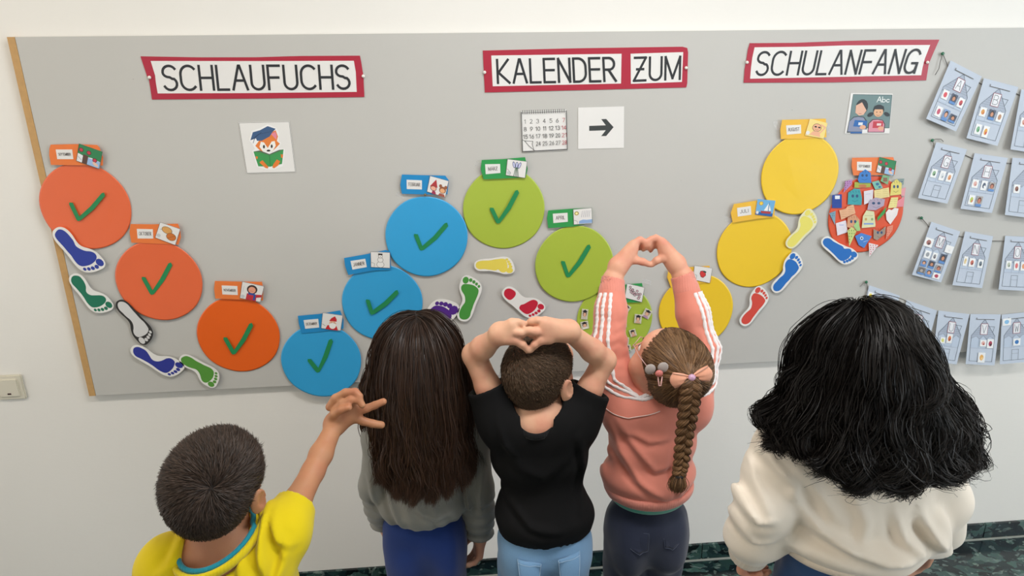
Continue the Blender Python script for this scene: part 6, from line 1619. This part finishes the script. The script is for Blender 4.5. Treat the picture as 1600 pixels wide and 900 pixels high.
        for i in range(nu):
            for j in range(nv_):
                a_ = i * (nv_ + 1) + j; Q += [[a_, a_ + 1, a_ + nv_ + 2, a_ + nv_ + 1], [o_ + a_, o_ + a_ + nv_ + 1, o_ + a_ + nv_ + 2, o_ + a_ + 1]]
        for i in range(nu):
            for j in (0, nv_): a_ = i * (nv_ + 1) + j; Q.append([a_, a_ + nv_ + 1, o_ + a_ + nv_ + 1, o_ + a_])
        for j in range(nv_): a_ = nu * (nv_ + 1) + j; Q.append([a_, a_ + 1, o_ + a_ + 1, o_ + a_])
        if bw_ is None: bw_ = npmesh('hair_bow', V, Q, BM, e); tag(bw_, 'peach ribbon bow')
        else: npmesh('loop', V, Q, BM, bw_)
    uvball('knot', bt + by * .004, 1, plain('glitter_pink', '#c8a0c0', .3, .35, 400), bw_, 8, None, np.array([.009, .008, .0085]))
    # hair clip with rounded ears on the left
    ct = Yz(1029, 583, -.705); GM = plain('grey_felt', '#a59c98', .8)
    cp = None
    for q, (x, y) in enumerate(((1016, 577), (1036, 574))):
        p_ = Yz(x, y, -.702); o_ = uvball('hair_clip' if cp is None else 'ear', p_, 1, GM, e if cp is None else cp, 8, None, np.array([.0125, .0045, .0125]))
        if cp is None: cp = o_; tag(cp, 'grey animal-ear hair clip')
    uvball('flower', ct + [-.002, -.010, .004], 1, plain('red_glitter', '#c4706a', .3, .4, 500), cp, 8, None, np.array([.009, .006, .008]))
    tube('clasp', [ct + [-.004, -.010, -.004], ct + [-.001, -.010, -.026], ct + [.004, -.010, -.026], ct + [.005, -.010, -.004]], .0016, plain('pink_clip_metal', '#d8a8a4', .3), cp)
    return e
child_pink()

# ================================================================= girl with long black wavy hair in the cream sweatshirt
def child_cream():
    c = Yz(1341, 564, -.99); s = 1.10; R = frame((.02, .99, .10), (0, -.10, 1))
    shL = Yz(1232, 706, -.985); shR = Yz(1444, 702, -.985); up = (shL + shR) / 2
    ch = up + [0, 0, -.085]; wa = Yz(1316, 840, -.975); pe = Yz(1310, 905, -.965)
    hips = (pe + [-.055, 0, -.05], pe + [.055, 0, -.05]); feet = (np.array([pe[0] - .08, pe[1] + .01, 0.]), np.array([pe[0] + .08, pe[1], 0.]))
    e = empty('person', (pe[0], pe[1], 0), 'girl with wavy black hair in a cream sweatshirt', 'person', 'children facing the pinboard')
    eL = Yz(1194, 790, -1.0); wL = Yz(1168, 868, -.955); eR = Yz(1466, 778, -.97); wR = Yz(1452, 848, -.90)
    F = Field(); torso(F, pe, ch, wa, (shL, shR), .03, .004, 1.1); L = head_field(F, c, R, s)
    F.cone(up, c + (R[2] * -.05 + R[1] * -.01) * s, .046, .044, .02)
    for a, b, d in ((shL, eL, wL), (shR, eR, wR)): F.chain([a, b, lerp(b, d, .35), d], [.040, .030, .029, .021], .018)
    hang_hand(F, wL + [0, 0, .012], nv(wL - eL) * 1 + [.05, .25, -.3], (.5, .85, .1), (.85, -.4, .1), .98, .85); hang_hand(F, wR, (.0, .4, -1), (-.2, 1, .3), (-1, -.2, 0), .98)
    for h, f in zip(hips, feet): F.chain([h + [0, .008, -.01], lerp(h, f, .5) + [0, .012, 0], f + [0, 0, .07]], [.044, .033, .024], .01)
    body_mesh(e, F, [(lerp(eL, wL, .75), wL - eL, .18, .002), (lerp(eR, wR, .75), wR - eR, .18, .0028), (L(0, 0, -.062), R[2], .22, .003)], SKIN_B)
    face_parts(e, L, R, s, None, plain('dark_brow', '#2c211c', .8))
    T = Field(); torso(T, pe + [0, 0, .05], ch, wa, (shL, shR), .05, .024, 1.12)
    hz = Yz(1320, 897, -1.115)[2] - .042
    T.ell(np.array([wa[0], wa[1] - .01, hz + .045]), [.150, .128, .060], k=.03)
    T.cone(Yz(1452, 820, -1.04), Yz(1468, 862, -1.02), .022, .024, .05)
    T.warp(creases([([(1204, 712), (1226, 745), (1252, 768), (1238, 806)], -1.07, .010, .011), ([(1236, 770), (1256, 800), (1290, 838), (1340, 862)], -1.09, .012, .011), ([(1262, 752), (1290, 780), (1320, 828)], -1.10, .010, .008), ([(1246, 820), (1300, 858), (1380, 872), (1450, 864)], -1.10, .013, .010), ([(1427, 790), (1446, 826), (1470, 852)], -1.06, .011, .012), ([(1400, 800), (1410, 840), (1440, 858)], -1.09, .010, .007), ([(1350, 790), (1366, 830), (1360, 862)], -1.11, .011, .006), ([(1215, 830), (1230, 856), (1262, 880)], -1.07, .010, .007)], -.98)); T.warp(waves(51, 10, 25, 60, .0030))
    T.plane(np.array([wa[0], wa[1], hz]), (-.04, 0, -1), .35); T.ell(np.array([wa[0], wa[1], hz]), [.128, .106, .04], k=.004, op='sub')
    for a, b, d in ((shL, eL, wL), (shR, eR, wR)):
        T.chain([a - [0, 0, .01], b, lerp(b, d, .5), lerp(b, d, .90)], [.054, .051, .048, .038], .03)
        T.ell(lerp(b, d, .62), [.052, .052, .022], k=.02)
        T.plane(lerp(b, d, .93), d - b, .08); T.cone(lerp(b, d, .7), lerp(b, d, 1.1), .026, .030, .003, 'sub')
    T.warp(creases([([(1192, 716), (1186, 760), (1196, 800)], -1.04, .009, .008), ([(1160, 790), (1180, 812), (1205, 806)], -1.04, .008, .006), ([(1150, 818), (1172, 840), (1200, 832)], -1.02, .007, .006), ([(1170, 740), (1164, 775), (1172, 800)], -1.03, .008, .005)], -.93))
    V, Q = T.mesh(.0048); sw_ = npmesh('sweatshirt', V, Q, cloth('cream_fleece', '#eee3d4', .95, .9, 'knit', 1200, .35, .15), e)
    K = Field(); K.ell(np.array([wa[0], wa[1] - .01, hz + .012]), [.136, .114, .035], k=.01); K.plane(np.array([wa[0], wa[1], hz - .010]), (-.04, 0, -1), .35); K.ell(np.array([wa[0], wa[1], hz]), [.126, .104, .06], k=.004, op='sub')
    V, Q = K.mesh(.004); npmesh('waistband', V, Q, cloth('cream_rib', '#e0d3c2', .92, .9, 'rib', 420, .3, .5), sw_)
    for b, d in ((eL, wL), (eR, wR)):
        K = Field(); t_ = nv(d - b); p_ = lerp(b, d, .86); K.chain([p_ - t_ * .012, p_ + t_ * .022], [.043, .036], .006); K.plane(p_ + t_ * .022, t_, .08); K.cone(p_, p_ + t_ * .05, .029, .030, .003, 'sub')
        V, Q = K.mesh(.004); npmesh('cuff', V, Q, cloth('cream_rib', '#e0d3c2', .92, .9, 'rib', 420, .3, .5), sw_)
    legs_and_shoes(e, hips, feet, .052, MIDD, 'trousers', 0, wr=.104, top=pe + [0, 0, .08])
    rn = np.random.RandomState(27); HM = hairmat('black_wavy_hair', '#070606', '#1d1815', .45, .2)
    rad = np.array([.0745, .093, .082]) * s; cc = L(0, -.008, .014)
    root, nn, q = scalp(rad, cc, R, 17000, rn, lambda p: (p[:, 1] < .055) & (p[:, 2] > -.035 - np.clip(-p[:, 1], 0, 1) * .25) & ~((p[:, 1] > .0) & (p[:, 2] < .0)))
    comb = (R[0][None] * (q[:, :1] * 7)) + R[1][None] * -.25 * np.clip(q[:, 2:3] / .05, 0, 1)
    sx = np.array([1, 1, 1.])
    cols = [(cc, rad + .001, R), (lerp(c, up, .30) + [0, -.012, 0], np.array([.108, .098, .075]), np.eye(3)), (lerp(c, up, .55) + [0, -.02, 0], np.array([.142, .096, .075]), np.eye(3)), (up + [-.016, -.01, -.035], np.array([.170, .104, .085]), np.eye(3)), (ch + [0, -.01, -.02], np.array([.160, .122, .13]), np.eye(3))]
    zc, zl, zr = Yz(1390, 772, -1.11)[2], Yz(1220, 712, -1.05)[2], Yz(1500, 748, -1.04)[2]
    sx_ = np.clip(q[:, 0] / .07, -1, 1) ; zend = np.where(sx_ < 0, zc + (zl - zc) * np.abs(sx_) ** 1.5, zc + (zr - zc) * np.abs(sx_) ** 1.5)
    Ln = (root[:, 2] - zend) * 1.06 - .012 + .016 * rn.uniform(-1, 1, len(root)) + .03 * np.clip(-sx_, 0, 1) - .006 * np.clip(sx_, 0, 1)
    P = drape(root, nn, Ln, cols, rn, n=26, stiff=.60, comb=comb, thick=.030, lift=.12)
    P, idx = clump(P, rn, 120, .90, .0062, True)
    # soft waves, then every lock hooks round at its end, each with its own phase
    n_ = P.shape[1]; t = np.linspace(0, 1, n_)[None, :]; ph = rn.uniform(0, 6.28, len(P))[idx]; hk = rn.uniform(-1, 1, len(P))[idx]; hk = np.sign(hk - .25) * (.5 + .5 * np.abs(hk))
    am = .0165 * np.clip((t - .15) / .6, 0, 1) ** 1.2; fr = 2.0 + .6 * np.sin(ph * 3)
    w1 = np.sin(ph[:, None] + 6.28 * fr[:, None] * t); w2 = np.cos(ph[:, None] * 1.7 + 6.28 * fr[:, None] * t)
    P[..., 0] += am * w1; P[..., 1] -= am * .7 * np.abs(w2)
    u = np.clip((t - .74) / .26, 0, 1); a_ = u * 2.7
    P[..., 0] += hk[:, None] * .014 * (1 - np.cos(a_)); P[..., 2] += .013 * (a_ - np.sin(a_)) * .9; P[..., 1] -= .006 * np.sin(a_)
    fly = rn.rand(len(P)) < .016
    fx = rn.normal(size=(int(fly.sum()), 1, 3)) * [.020, .012, .010] + [.010, 0, 0]
    P[fly] += fx * (t[..., None] ** 1.2)
    cap = Field(); cap.ell(cc, rad + .001, R, k=.01); cap.ell(lerp(c, up, .5) + [0, -.02, .01], [.105, .085, .085], k=.04)
    cap.plane(L(0, .060, 0), R[1] + R[2] * -.2, .3)
    V, Q = cap.mesh(.005); hr = npmesh('hair', V, Q, plain('hair_shadow_black', '#0c0a09', .8), e)
    ribbons('hair_strands', P, .0012, HM, hr, None, 4, .8, .3)
    return e
child_cream()
